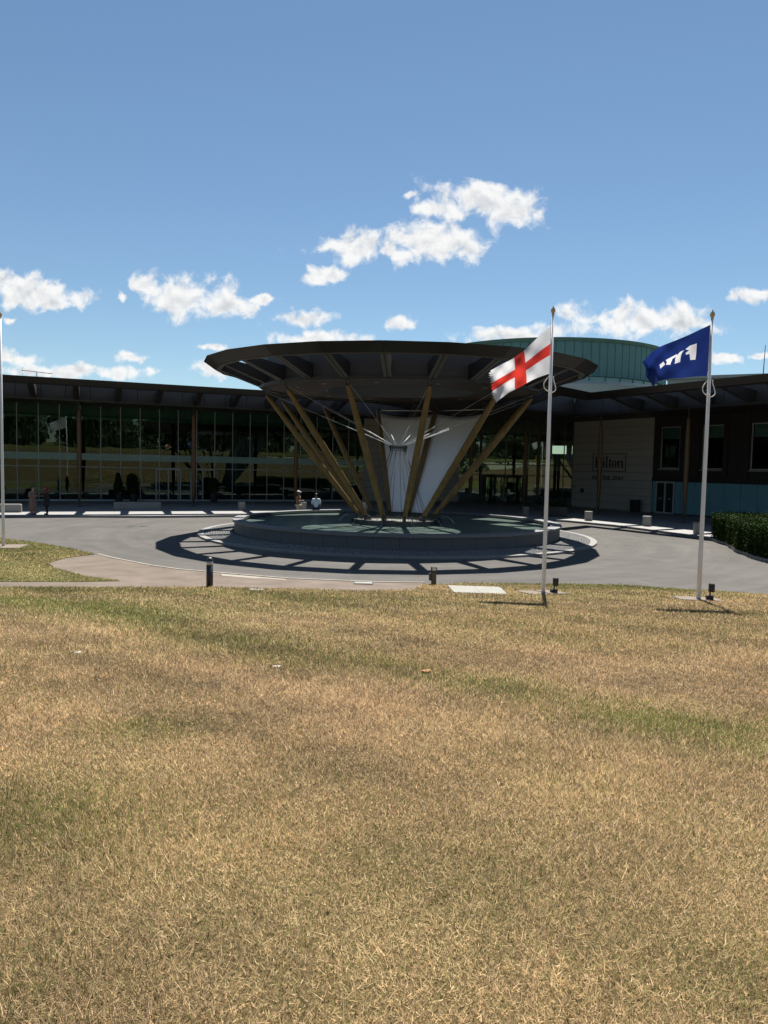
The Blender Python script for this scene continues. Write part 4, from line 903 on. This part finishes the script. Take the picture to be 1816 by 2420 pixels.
def flagobj(name, S, ox, oy, oz, mat, e=None, nu=64, nv=44):
    vs = []; uv = []
    for i in range(nu+1):
        for j in range(nv+1):
            x, y, z = S(i/nu, j/nv); vs.append((ox+x, oy+y, oz+z)); uv.append((i/nu, 1-j/nv))
    fs = [(i*(nv+1)+j, i*(nv+1)+j+1, (i+1)*(nv+1)+j+1, (i+1)*(nv+1)+j) for i in range(nu) for j in range(nv)]
    me = bpy.data.meshes.new(name); me.from_pydata(vs, [], fs); me.update(); ul = me.uv_layers.new(name='UVMap')
    for lp in me.loops: ul.data[lp.index].uv = uv[lp.vertex_index]
    return link(name, me, mat, e, True)
k1 = 18.2/1704/8.3     # metres per enlarged-crop pixel at the pole's distance
def fp(px, py): return ((px-1440)*k1, (870-py)*k1)
topE = [fp(*q) for q in ((1448, 372), (1210, 590), (980, 825), (780, 1000), (600, 1125), (420, 1215), (228, 1325))]
botE = [fp(*q) for q in ((1412, 1348), (1240, 1410), (1060, 1490), (850, 1615), (640, 1725), (470, 1850), (345, 1950))]
def wavE(u, v): return u**.7*(-.10+.12*math.sin(6.5*u+3.2*v+.6)+.05*math.sin(14*u-9*v+.8)+.022*math.sin(26*u+10*v))-.06*u*u
def flagmat(name, red):
    m, nt, N, L, B = newmat(name); B.inputs['Roughness'].default_value = .7
    uvn = N.new('ShaderNodeUVMap'); sx = N.new('ShaderNodeSeparateXYZ'); L.new(uvn.outputs[0], sx.inputs[0])
    def band(o, c, h):
        a = N.new('ShaderNodeMath'); a.operation = 'SUBTRACT'; a.inputs[1].default_value = c; L.new(o, a.inputs[0]); b = N.new('ShaderNodeMath'); b.operation = 'ABSOLUTE'; L.new(a.outputs[0], b.inputs[0])
        d = N.new('ShaderNodeMath'); d.operation = 'LESS_THAN'; d.inputs[1].default_value = h; L.new(b.outputs[0], d.inputs[0]); return d.outputs[0]
    mxm = N.new('ShaderNodeMath'); mxm.operation = 'MAXIMUM'; L.new(band(sx.outputs[0], .5, .085), mxm.inputs[0]); L.new(band(sx.outputs[1], .5, .12), mxm.inputs[1])
    mx = N.new('ShaderNodeMix'); mx.data_type = 'RGBA'; L.new(mxm.outputs[0], mx.inputs[0]); mx.inputs[6].default_value = (.56, .56, .575, 1); mx.inputs[7].default_value = (.50, .034, .024, 1)
    L.new(mx.outputs[2], B.inputs['Base Color'])
    t = N.new('ShaderNodeBsdfTranslucent'); L.new(mx.outputs[2], t.inputs[0]); ms = N.new('ShaderNodeMixShader'); ms.inputs[0].default_value = .5
    L.new(B.outputs[0], ms.inputs[1]); L.new(t.outputs[0], ms.inputs[2]); L.new(ms.outputs[0], N['Material Output'].inputs[0]); return m
fe = flagobj('flag', flagmesh(topE, botE, wavE), FPX, FPY, 6.2+0*.5+(-.02), flagmat('cross_flag', True))
# put the hoist at its measured height
ZH = 3.42+(1111-720-870/8.3)/1704*18.2
for v in fe.data.vertices: v.co.z += ZH-6.18
for i_, v in enumerate(fe.data.vertices):
    if i_ >= 62*45: v.co.x += random.uniform(-.06, .035)*(1 if i_ >= 64*45 else .3); v.co.z += random.uniform(-.012, .012)
tag(fe, 'white flag with red cross, frayed at the fly end, flying in the wind', 'flag')
k2 = 17.31/1704/8.3
def fb_(px, py): return ((px-1490)*k2, (870-py)*k2)
topB = [fb_(*q) for q in ((1515, 372), (1270, 490), (1000, 625), (720, 745), (480, 850), (300, 980), (205, 1130))]
botB = [fb_(*q) for q in ((1445, 1395), (1200, 1410), (960, 1440), (690, 1470), (540, 1500), (430, 1560), (335, 1640))]
def wavB(u, v): return u*(.02+.16*math.sin(5.4*u+3.4*v+2.2)+.075*math.sin(12*u-8*v+1)+.02*math.sin(27*u+11*v))-.05*u*u+.25*u*v*max(0, u-.55)
SB = flagmesh(topB, botB, wavB)
ZB = 3.42+(1119-720-870/8.3)/1704*17.31
mblue = pm('blue_flag', (.008, .024, .138), .65, var=.06, trans=.4); mfw = pm('flag_white_print', (.62, .62, .63), .7, var=.03, trans=.5)
fbm = flagobj('flag', SB, BPX, BPY, ZB, mblue, None, 220, 150); tag(fbm, 'royal blue flag with white angular lettering and a curled lower corner', 'flag')
# printed white lettering: faces of the cloth inside each letter outline take the white print
fbm.data.materials.append(mfw)
PR = [[fb_(*q) for q in poly] for poly in ([(1205, 765), (1180, 1085), (1085, 1095), (1068, 975), (1005, 990), (995, 960), (1060, 905), (980, 890), (1060, 820)], [(955, 905), (915, 970), (905, 1130), (808, 1165), (808, 1010), (830, 1000), (880, 940)],
             [(815, 985), (830, 1020), (745, 1075), (735, 1180), (645, 1182), (655, 1140), (622, 1098)], [(580, 1128), (625, 1180), (540, 1262), (508, 1190)])]
ctr = np.array([p_.center[:] for p_ in fbm.data.polygons]); msk = np.zeros(len(ctr), bool)
for q in PR: msk |= inside(q, ctr[:, 0]-BPX, ctr[:, 2]-ZB)
fbm.data.polygons.foreach_set('material_index', msk.astype(np.int32))
# the third flag, blown out of frame to the left
topW = [(0, 0), (-.6, -.25), (-1.2, -.5), (-1.9, -.8)]; botW = [(0, -1.25), (-.6, -1.4), (-1.2, -1.7), (-1.8, -2.0)]
fw_ = flagobj('flag', flagmesh(topW, botW, lambda u, v: u*.2*math.sin(7*u+3*v)), -14.8, 27.4, 8.55, mfw); tag(fw_, 'white flag on the pole by the green verge', 'flag')

# pads, floodlights, covers, posts
def pad(x, y, w, d, lab, rz=0):
    e = empty('concrete_pad', (x, y, gh(x, y)), lab, 'concrete pad', 'concrete pads under flagpoles')
    m = Matrix.Rotation(rz, 3, 'Z'); vs = []
    for i, (a, b) in enumerate(((-1, -1), (0, -1), (0, 1), (-1, 1))):
        q = m@V(a*w/2, b*d/2); vs.append((x+q.x, y+q.y, gh(0, y+q.y)+.048))
    me = MB(); me.add([(a, b, c-.15) for a, b, c in vs]+vs, [(0,3,2,1),(4,5,6,7),(0,1,5,4),(1,2,6,5),(2,3,7,6),(3,0,4,7)]); me.build('pad_half', M['slab'], e)
    q = m@V(w/2+.006, 0); me = MB(); me.add([(a+q.x, b+q.y, c-.15) for a, b, c in vs]+[(a+q.x, b+q.y, c+.004) for a, b, c in vs], [(0,3,2,1),(4,5,6,7),(0,1,5,4),(1,2,6,5),(2,3,7,6),(3,0,4,7)]); me.build('pad_half', M['slab'], e)
pad(4.15, 18.35, 1.05, 1.05, 'pinkish concrete pad round the foot of the red cross flagpole', R(12)); pad(7.85, 17.5, 1.0, .95, 'pinkish concrete pad round the foot of the blue flagpole', R(-8)); pad(-14.6, 27.3, 1.3, 1.2, 'pinkish concrete pad round the flagpole on the green verge', R(10))
def flood(x, y, lab, rz):
    z = gh(x, y)+.05; e = empty('floodlight', (x, y, z), lab, 'floodlight', 'black floodlights at the flagpoles')
    MB().box((x, y, z+.05), (.16, .12, .1), rz).build('base', M['black_metal'], e); MB().tube([(x, y, z+.1), (x+.02, y, z+.2)], .018, 8).build('stem', M['black_metal'], e)
    o = MB().box((x+.04, y, z+.29), (.13, .10, .21), rz).build('lamp_housing', M['black_metal'], e); bevel(o, .012)
flood(4.42, 18.15, 'small black floodlight at the foot of the red cross flagpole', .2); flood(8.0, 17.2, 'small black floodlight at the foot of the blue flagpole', -.2)
e = empty('inspection_cover', (2.5, 18.7, gh(0, 18.7)), 'pale rectangular concrete inspection cover set in the dry lawn', 'cover')
for a, b in ((0, .5), (.505, 1)):
    for c, d in ((0, .5), (.505, 1)):
        A, B_, C_, D_ = V(1.85, 20.0), V(3.3, 19.8), V(3.12, 17.5), V(1.81, 17.72)
        def bl(u, v): q = A.lerp(B_, u).lerp(D_.lerp(C_, u), v); return q
        q = [bl(a, c), bl(b, c), bl(b, d), bl(a, d)]; vs = [(p_.x, p_.y, gh(0, p_.y)+.055) for p_ in q]
        me = MB(); me.add([(x, y, z-.12) for x, y, z in vs]+vs, [(0,3,2,1),(4,5,6,7),(0,1,5,4),(1,2,6,5),(2,3,7,6),(3,0,4,7)]); recalc(me.build('cover_slab', M['concrete_pale'], e))
x, y = -4.42, 18.0; z = gh(x, y)
e = empty('bollard_light', (x, y, z), 'black round bollard light with silver collar at the gravel edge', 'bollard')
MB().tube([(x, y, z-.05), (x, y, z+.60)], .085, 24).build('post', M['black_metal'], e, True); MB().tube([(x, y, z+.601), (x, y, z+.70)], .084, 24).build('light_collar', M['silver'], e, True)
m = MB().lathe((x, y, z+.70), [(.088, 0), (.088, .03), (.07, .075), (.03, .098), (.001, .1)], 24); m.build('cap', M['black_metal'], e, True)
x, y = 1.47, 20.25; z = gh(x, y)
e = empty('post_lamp', (x, y, z), 'short weathered wooden post with black lamp box at the gravel tip', 'lamp')
MB().box((x, y, z+.2), (.12, .12, .44), .2).build('post', M['post_wood'], e); o = MB().box((x, y-.01, z+.49), (.15, .15, .13), .2).build('lamp_box', M['black_metal'], e); bevel(o, .01)
MB().box((x-.10, y-.02, z+.27), (.06, .13, .2), .2).build('meter_box', M['black_metal'], e); MB().box((x, y-.086, z+.50), (.11, .012, .07), .2).build('lens', M['silver'], e)
for x, y, w, d, l in ((-.55, 20.25, .5, .3, 'small grey utility cover in the gravel near the road edge'), (-3.1, 17.3, .34, .15, 'small grey utility cover in the lawn behind the bollard light')):
    e = empty('utility_cover', (x, y, gh(x, y)), l, 'cover'); z = gh(x, y)+.045; MB().box((x, y, z), (w, d, .03)).build('lid', M['concrete'], e); MB().box((x, y, z-.01), (w+.06, d+.06, .03)).build('rim', M['steel_dark'], e)
for x, y in ((-13.2, 37.2), (-12.6, 37.3)):
    o = MB().lathe((x, y, 0), [(.001, .012), (.26, .012), (.29, .004)], 20).build('drain_cover', M['steel_dark']); recalc(o); tag(o, 'dark round drain cover in the asphalt beside another like it', 'drain cover', 'pair of drain covers')

# ------------------------------------------------------------------ people
def skin(name, joints, bones, mat, parent, rad, sub=2):
    """joints: dict key -> (x,y,z); rad: key -> (rx, ry); one connected skin surface"""
    ks = list(joints); me = bpy.data.meshes.new(name); me.from_pydata([joints[k] for k in ks], [(ks.index(a), ks.index(b)) for a, b in bones], [])
    o = link(name, me, mat, parent); o.modifiers.new('skin', 'SKIN'); sv = me.skin_vertices[0].data
    for i, k in enumerate(ks): sv[i].radius = rad[k] if isinstance(rad[k], tuple) else (rad[k], rad[k])
    sv[0].use_root = True
    m = o.modifiers.new('sub', 'SUBSURF'); m.levels = sub; m.render_levels = sub
    dg = bpy.context.evaluated_depsgraph_get(); dg.update(); me2 = bpy.data.meshes.new_from_object(o.evaluated_get(dg))
    o.modifiers.clear(); o.data = me2; me2.materials.clear(); me2.materials.append(mat)
    me2.polygons.foreach_set('use_smooth', [True]*len(me2.polygons)); return o
def person(loc, rz, label, h=1.7, pose='stand', skinm='skin', top=None, bottom=None, robe=None, hair='short', headwear=None, arms='front', hold=None):
    e = empty('person', loc, label, 'person'); k = h/1.72; m = Matrix.Rotation(rz, 3, 'Z')
    def T(x, y, z): q = m@V(x*k, y*k, z*k); return tuple(V(*loc)+q)
    sit = pose == 'sit'; hz = .12 if sit else .92      # sitting: loc is the seat
    J = {'pel': (0, 0, hz), 'bel': (0, -.01, hz+.18), 'che': (0, -.01 if not sit else -.03, hz+.40), 'nec': (0, -.02, hz+.56), 'hea': (0, -.03, hz+.66), 'crn': (0, -.02, hz+.79), 'nos': (0, -.115, hz+.68)}
    RD = {'pel': (.135, .10), 'bel': (.115, .09), 'che': (.14, .095), 'nec': (.05, .05), 'hea': (.075, .09), 'crn': (.06, .075), 'nos': .012}
    BN = [('pel', 'bel'), ('bel', 'che'), ('che', 'nec'), ('nec', 'hea'), ('hea', 'crn'), ('hea', 'nos')]
    for s_, n_ in ((-1, 'l'), (1, 'r')):
        if sit:
            J['hip'+n_] = (.09*s_, -.06, hz); J['kne'+n_] = (.11*s_, -.46, hz+.02); J['ank'+n_] = (.11*s_, -.50, hz-.42); J['toe'+n_] = (.12*s_, -.64, hz-.47)
        else:
            J['hip'+n_] = (.09*s_, 0, hz-.06); J['kne'+n_] = (.095*s_, -.02, .48); J['ank'+n_] = (.10*s_, .02, .07); J['toe'+n_] = (.12*s_, -.13, .035)
        RD.update({'hip'+n_: .095, 'kne'+n_: .06, 'ank'+n_: .042, 'toe'+n_: .032}); BN += [('pel', 'hip'+n_), ('hip'+n_, 'kne'+n_), ('kne'+n_, 'ank'+n_), ('ank'+n_, 'toe'+n_)]
        J['sho'+n_] = (.185*s_, 0, hz+.48); J['elb'+n_] = (.245*s_, .02, hz+.20)
        J['wri'+n_] = (.13*s_, -.22, hz+.24) if arms == 'front' else ((.27*s_, -.06, hz-.04) if arms == 'down' else (.20*s_, -.26, hz+.12))
        w_ = J['wri'+n_]; dr_ = Vector(w_)-Vector(J['elb'+n_]); dr_.normalize(); pal = Vector(w_)+dr_*.07; J['pal'+n_] = tuple(pal)
        RD.update({'sho'+n_: .062, 'elb'+n_: .043, 'wri'+n_: .030, 'pal'+n_: (.035, .02)}); BN += [('che', 'sho'+n_), ('sho'+n_, 'elb'+n_), ('elb'+n_, 'wri'+n_), ('wri'+n_, 'pal'+n_)]
        sd = dr_.cross(V(0, 0, 1)).normalized()
        for fi, (off, ln) in enumerate(((-.026, .06), (-.009, .07), (.009, .066), (.026, .05))):
            J['f%d%s' % (fi, n_)] = tuple(pal+sd*off+dr_*ln+V(0, 0, -.015)); RD['f%d%s' % (fi, n_)] = .009; BN.append(('pal'+n_, 'f%d%s' % (fi, n_)))
        J['th'+n_] = tuple(Vector(w_)-sd*.045*s_+dr_*.05+V(0, 0, .02)); RD['th'+n_] = .011; BN.append(('wri'+n_, 'th'+n_))
    JW = {a: T(*b) for a, b in J.items()}; RW_ = {a: (tuple(x*k for x in b) if isinstance(b, tuple) else b*k) for a, b in RD.items()}
    body = skin('body', JW, BN, M[skinm], e, RW_)
    def sub(name, keys, grow, mat, extra=None):
        jj = {a: JW[a] for a in keys}; rr = {a: (tuple(x+grow for x in RW_[a]) if isinstance(RW_[a], tuple) else RW_[a]+grow) for a in keys}
        bb = [q for q in BN if q[0] in keys and q[1] in keys]; return skin(name, jj, bb, mat, e, rr)
    if bottom: sub('trousers', ['pel', 'hipl', 'hipr', 'knel', 'kner', 'ankl', 'ankr'], .022, bottom)
    if top: sub('shirt', ['che', 'pel', 'bel', 'shol', 'shor', 'elbl', 'elbr']+([] if hold == 'short' else ['wril', 'wrir']), .022, top) if False else sub('shirt', ['bel', 'pel', 'che', 'shol', 'shor', 'elbl', 'elbr'], .022, top)
    sh_ = MB()
    for n_ in 'lr':
        a, b = Vector(JW['ank'+n_]), Vector(JW['toe'+n_]); sh_.tube([a.lerp(b, -.3)+V(0, 0, -.03), a.lerp(b, .3)+V(0, 0, -.02), b, b.lerp(a, -.15)], [.03, .05, .042, .02], 8)
    sh_.build('shoes', M['hair'], e, True)
    if robe:
        mat, zb, rb_ = robe; mm = MB(); n = 18; vs = []
        for z, rx, ry in ((hz+.52, .11, .08), (hz+.46, .20, .12), (hz+.25, .19, .135), (hz, .215, .16), ((hz+zb)/2, .225*rb_, .18*rb_), (zb, .235*rb_, .20*rb_)):
            for j in range(n):
                a = 2*math.pi*j/n; f_ = 1+.05*math.sin(5*a+z*3)*(z < hz); vs.append(T(rx*f_*math.cos(a), ry*f_*math.sin(a)-.005, z))
        mm.add(vs, [(i*n+j, i*n+(j+1) % n, (i+1)*n+(j+1) % n, (i+1)*n+j) for i in range(5) for j in range(n)]); mm.build('coat', mat, e, True)
        for n_ in 'lr': MB().tube([JW['sho'+n_], JW['elb'+n_], JW['wri'+n_]], [.085, .07, .055], 10).build('sleeve', mat, e, True)
    hc = Vector(T(0, -.005, hz+.735))
    def dome(name, mat, sx_, sy_, sz_, zc=0, cut=-.3, yo=0.0):
        mm = MB(); vs = []; n = 16; rows = 9
        for i in range(rows):
            ph = math.pi/2-(math.pi/2-math.asin(cut))*i/(rows-1)
            for j in range(n):
                a = 2*math.pi*j/n; q = m@V(sx_*math.cos(ph)*math.cos(a), sy_*math.cos(ph)*math.sin(a)+yo, sz_*math.sin(ph)+zc); vs.append(hc+q*k)
        mm.add(vs, [(i*n+j, (i+1)*n+j, (i+1)*n+(j+1) % n, i*n+(j+1) % n) for i in range(rows-1) for j in range(n)]); return mm.build(name, mat, e, True)
    if hair: dome('hair', M['hair'], .095, .108, .115, 0, -.1 if hair == 'short' else -.75, .022)
    if headwear:
        kind, mat = headwear
        if kind == 'scarf':
            dome('head_scarf', mat, .112, .118, .13, -.015, -.95, .025); mm = MB().tube([T(0, -.03, hz+.62), T(0, -.035, hz+.52), T(0, -.07, hz+.36), T(0, -.10, hz+.22)], [.10, .15, .12, .05], 12); mm.build('scarf_drape', mat, e, True)
        else:
            dome('cap', mat, .10, .11, .085, .035, 0, 0); MB().prism([T(-.075, -.10, hz+.772), T(.075, -.10, hz+.772), T(.06, -.19, hz+.757), T(-.06, -.19, hz+.757)], (0, 0, .012)).build('cap_peak', mat, e)
    return e
brownc = cloth('brown_cloth', (.20, .125, .095), .15); blackc = cloth('black_cloth', (.014, .013, .015)); redc = cloth('red_scarf', (.16, .012, .02)); tan = cloth('tan_trousers', (.40, .33, .25))
patt = pm('patterned_shirt', (.10, .06, .035), .9, col2=(.42, .26, .14), scale=9, fine=30); blue = cloth('pale_blue_shirt', (.52, .60, .74)); navy = cloth('navy_trousers', (.03, .035, .06)); whitec = cloth('white_cap', (.7, .7, .7))
person((-21.0, 42.35, .117), R(70), 'woman with dark hair in a long brown cardigan and dress, standing on the pavement', 1.68, robe=(brownc, .22, 1.0), hair='long')
person((-20.25, 42.55, .117), R(-60), 'woman in a red head scarf and knee-length black coat, standing on the pavement', 1.66, skinm='skin', robe=(blackc, .52, .92), bottom=blackc, hair=None, headwear=('scarf', redc))
person((-5.4, 44.6, .0), R(75), 'person in white cap and patterned shirt standing behind the fountain', 1.76, top=patt, bottom=tan, skinm='skin_dark', hair='long', headwear=('cap', whitec), arms='front')
person((-4.1, 42.75, .76), R(180), 'person in pale blue shirt sitting on the fountain rim, back turned', 1.74, pose='sit', top=blue, bottom=navy, skinm='skin_dark', hair='short', arms='lap')

# ------------------------------------------------------------------ woodland on the hill behind (seen reflected in the glass)
wl = []
for i in range(120):
    cx = -190+380*(i+random.random())/120; cy = -random.uniform(75, 130); h_ = random.uniform(8, 15); zb = gh(cx, cy)
    for k in range(7):
        bx, by, bz_ = cx+random.gauss(0, 3), cy+random.gauss(0, 2.5), zb+random.uniform(.08, .9)*h_; rr = random.uniform(1.8, 3.6)
        d = rng.normal(0, 1, (190, 3)); d /= np.linalg.norm(d, axis=1)[:, None]; wl.append(np.array([bx, by, bz_])+d*rr*rng.uniform(.6, 1, (190, 1)))
for i in range(46):
    cy = -45+165*(i+random.random())/46; cx = -random.uniform(95, 135); h_ = random.uniform(7, 11.5)
    for k in range(7):
        bx, by, bz_ = cx+random.gauss(0, 3), cy+random.gauss(0, 2.5), random.uniform(.08, .9)*h_; rr = random.uniform(1.8, 3.6)
        d = rng.normal(0, 1, (190, 3)); d /= np.linalg.norm(d, axis=1)[:, None]; wl.append(np.array([bx, by, bz_])+d*rr*rng.uniform(.6, 1, (190, 1)))
o = leafcloud('woodland', None, np.concatenate(wl), .55, M['wood_leaf']); tag(o, kind='stuff', label='dense green woodland on the rise behind the lawn', cat='woodland')

# ------------------------------------------------------------------ grass
BAND = [(-7.65, 14.06), (-4.53, 12.45), (-2.6, 9.8), (-.49, 8.2), (.87, 7.2), (1.85, 6.2), (2.9, 5.35), (4.2, 4.6)]
def segdist(x, y, a, b):
    ax, ay = a; bx, by = b; dx, dy = bx-ax, by-ay; t = np.clip(((x-ax)*dx+(y-ay)*dy)/(dx*dx+dy*dy), 0, 1); return np.hypot(x-ax-t*dx, y-ay-t*dy)
def greenness(x, y):
    d = np.min([segdist(x, y, BAND[i], BAND[i+1]) for i in range(len(BAND)-1)], axis=0)
    g = .66*np.exp(-(d/(.34+.045*y))**2)*np.clip(.75+.5*snoise(x*1.7, y*2.3, 9), .15, 1.2)
    for cx, cy, r_, a in ((-1.75, 5.25, .45, .75), (-2.0, 3.5, .75, .6), (1.3, 2.3, .35, .4), (-1.2, 2.2, .4, .3), (3.6, 5.0, .8, .5), (2.3, 5.9, .6, .4), (1.2, 6.9, .6, .3), (.4, 3.0, .5, .2)): g += a*np.exp(-((x-cx)**2+((y-cy)*1.1)**2)/r_**2)
    g += .75*np.clip((y-19.2)/1.2, 0, 1)*np.clip((x-1.5)/3, 0, 1)+.35*np.exp(-((y-16.3)/1.1)**2)*np.clip(-x/4+.4, 0, 1)
    g += .10+.25*snoise(x*1.3+.8*y, y*2.6, 3)+.20*np.clip((y-6)/8, 0, 1)*(1+.9*snoise(x*.8, y*1.1, 41))+.22*np.clip(snoise(x*1.5+2, y*1.8, 43)-.25, 0, 1)
    g = np.where(inside(WEDGE, x, y), .72+.3*snoise(x, y, 5)+.3*np.clip((y-24)/3, 0, 1), g)
    return np.clip(g, 0, 1)
def scatter(poly, ylo, yhi, rho, margin):
    out = []
    for y0 in np.arange(ylo, yhi, .5):
        y1 = y0+.5; hw_ = .57*y1+margin; n_ = int(2*hw_*.5*rho(y0+.25)); x = rng.uniform(-hw_, hw_, n_); y = rng.uniform(y0, y1, n_); ok = inside(poly, x, y); out.append(np.stack([x[ok], y[ok]], 1))
    return np.concatenate(out)
rho = lambda y: 28000*min(1, (3.6/max(y, .1))**1.55)
def grass(name, P_, hmul=1.0):
    n = len(P_); x, y = P_[:, 0], P_[:, 1]; z = np.where(y > -45, .09*np.clip(20.5-y, 0, None), 0)+.028
    dist = np.clip(y, 1.5, None); wdt = np.maximum(.0012, .00044*dist)*rng.uniform(.7, 1.4, n); ln = rng.gamma(4, .0066, n)*hmul*(1+.02*dist)*np.clip(1+.55*snoise(x*7, y*7, 51), .45, 1.9)
    az = rng.uniform(0, 2*np.pi, n)+.5*snoise(x*2, y*2, 11); tilt = np.clip(rng.normal(1.02, .36, n), .05, 1.52)
    g = greenness(x, y); isg = rng.random(n) < g*.75; tilt = np.where(isg, tilt*.7, tilt)
    dx, dy = np.cos(az)*np.sin(tilt), np.sin(az)*np.sin(tilt); dz = np.cos(tilt)
    sa = az+np.pi/2+rng.normal(0, .6, n); sx_, sy_ = np.cos(sa)*wdt, np.sin(sa)*wdt
    h0 = rng.uniform(0, .012, n)
    v = np.empty((n, 3, 3)); v[:, 0] = np.stack([x-sx_, y-sy_, z+h0], 1); v[:, 1] = np.stack([x+sx_, y+sy_, z+h0], 1); v[:, 2] = np.stack([x+dx*ln, y+dy*ln, z+h0+dz*ln+.004], 1)
    tone = rng.gamma(3.4, .31, n)*(1+.26*snoise(x*1.6, y*2.6, 21)+.34*snoise(x*8, y*8, 22)+.12*snoise(x*22, y*22, 23))
    straw = np.array([.54, .405, .22]); straw2 = np.array([.365, .235, .128]); gr = np.array([.115, .145, .032]); gr2 = np.array([.20, .20, .06])
    m1 = np.clip(.6*rng.random(n)+.2+.3*snoise(x*1.1, y*1.9, 31), 0, 1)[:, None]; c = np.where(isg[:, None], gr*m1+gr2*(1-m1), straw*m1+straw2*(1-m1))*np.clip(tone, .25, 2.0)[:, None]
    me = bpy.data.meshes.new(name); me.vertices.add(3*n); me.vertices.foreach_set('co', v.ravel()); me.loops.add(3*n); me.loops.foreach_set('vertex_index', np.arange(3*n, dtype=np.int32))
    me.polygons.add(n); me.polygons.foreach_set('loop_start', np.arange(0, 3*n, 3, dtype=np.int32)); me.polygons.foreach_set('loop_total', np.full(n, 3, np.int32)); me.update()
    at = me.color_attributes.new('blade', 'FLOAT_COLOR', 'POINT'); cc = np.ones((3*n, 4)); cc[:, :3] = np.repeat(np.clip(c, 0, .9), 3, axis=0); at.data.foreach_set('color', cc.ravel())
    return link(name, me, M['blade'])
def blademat():
    m, nt, N, L, B = newmat('grass_blade'); B.inputs['Roughness'].default_value = .6; B.inputs['Specular IOR Level'].default_value = .25
    a = N.new('ShaderNodeVertexColor'); a.layer_name = 'blade'; L.new(a.outputs[0], B.inputs['Base Color'])
    t = N.new('ShaderNodeBsdfTranslucent'); L.new(a.outputs[0], t.inputs[0]); ms = N.new('ShaderNodeMixShader'); ms.inputs[0].default_value = .35
    L.new(B.outputs[0], ms.inputs[1]); L.new(t.outputs[0], ms.inputs[2]); L.new(ms.outputs[0], N['Material Output'].inputs[0]); return m
M['blade'] = blademat()
PADS = [(4.15, 18.35, .6, .62), (7.85, 17.5, .58, .56), (2.52, 18.75, .72, 1.15), (-14.6, 27.3, .75, .7), (-3.1, 17.3, .2, .1)]
def clear(P_):
    ok = np.ones(len(P_), bool)
    for cx, cy, a, b in PADS: ok &= ~((abs(P_[:, 0]-cx) < a) & (abs(P_[:, 1]-cy) < b))
    return P_[ok]
g1 = grass('dry_grass', clear(scatter(LAWNP, .6, 21.2, rho, 1.4))); tag(g1, kind='stuff', label='short sun-dried straw coloured lawn grass with green streaks', cat='grass')
g2 = grass('green_grass', clear(scatter(WEDGE, 13.5, 32, lambda y: 2300, 1.0)), .75); tag(g2, kind='stuff', label='greener short grass on the verge by the road', cat='grass')

# litter on the lawn
def onlawn(x, y): return V(x, y, gh(x, y)+.034)
def leaf_thing(x, y, s_, mat, lab, name='fallen_leaf', cat='leaf', curl=.4, rz=0.0):
    n = 6; vs = []; m = Matrix.Rotation(rz, 3, 'Z'); o0 = onlawn(x, y)
    for i in range(n+1):
        t = i/n; w = s_*.35*math.sin(math.pi*min(1, t*.95+.03))
        for j in (-1, 0, 1): vs.append(o0+m@V(s_*(t-.5), w*j, curl*s_*(abs(j)*.6+(t-.5)**2)))
    me = MB().add(vs, [(i*3+j, i*3+j+1, i*3+j+4, i*3+j+3) for i in range(n) for j in (0, 1)]); o = me.build(name, mat, None, True); so = o.modifiers.new('t', 'SOLIDIFY'); so.thickness = .002; return tag(o, lab, cat)
feather = pm('feather', (.34, .335, .32), .8, var=.1); rust = pm('rust_leaf', (.36, .16, .05), .7, var=.2); darkf = pm('dark_feather', (.012, .011, .011), .9, var=.3, spec=.05)
leaf_thing(.49, 7.55, .12, rust, 'curled rusty brown fallen leaf on the dry lawn', rz=.5)
leaf_thing(-1.15, 5.1+2.6, .11, feather, 'small white feather lying on the dry lawn away from the rusty leaf', 'feather', 'feather', .2, .3)
leaf_thing(-3.6, 8.3, .10, feather, 'tiny white feather at the edge of the green streak in the lawn', 'feather', 'feather', .2, 1.2)
leaf_thing(1.2, 4.2, .11, darkf, 'flat blackish feather pressed in the dry grass', 'feather', 'feather', .1, -.2)
for o in COL.objects:
    if '_w' in o.keys(): del o['_w']
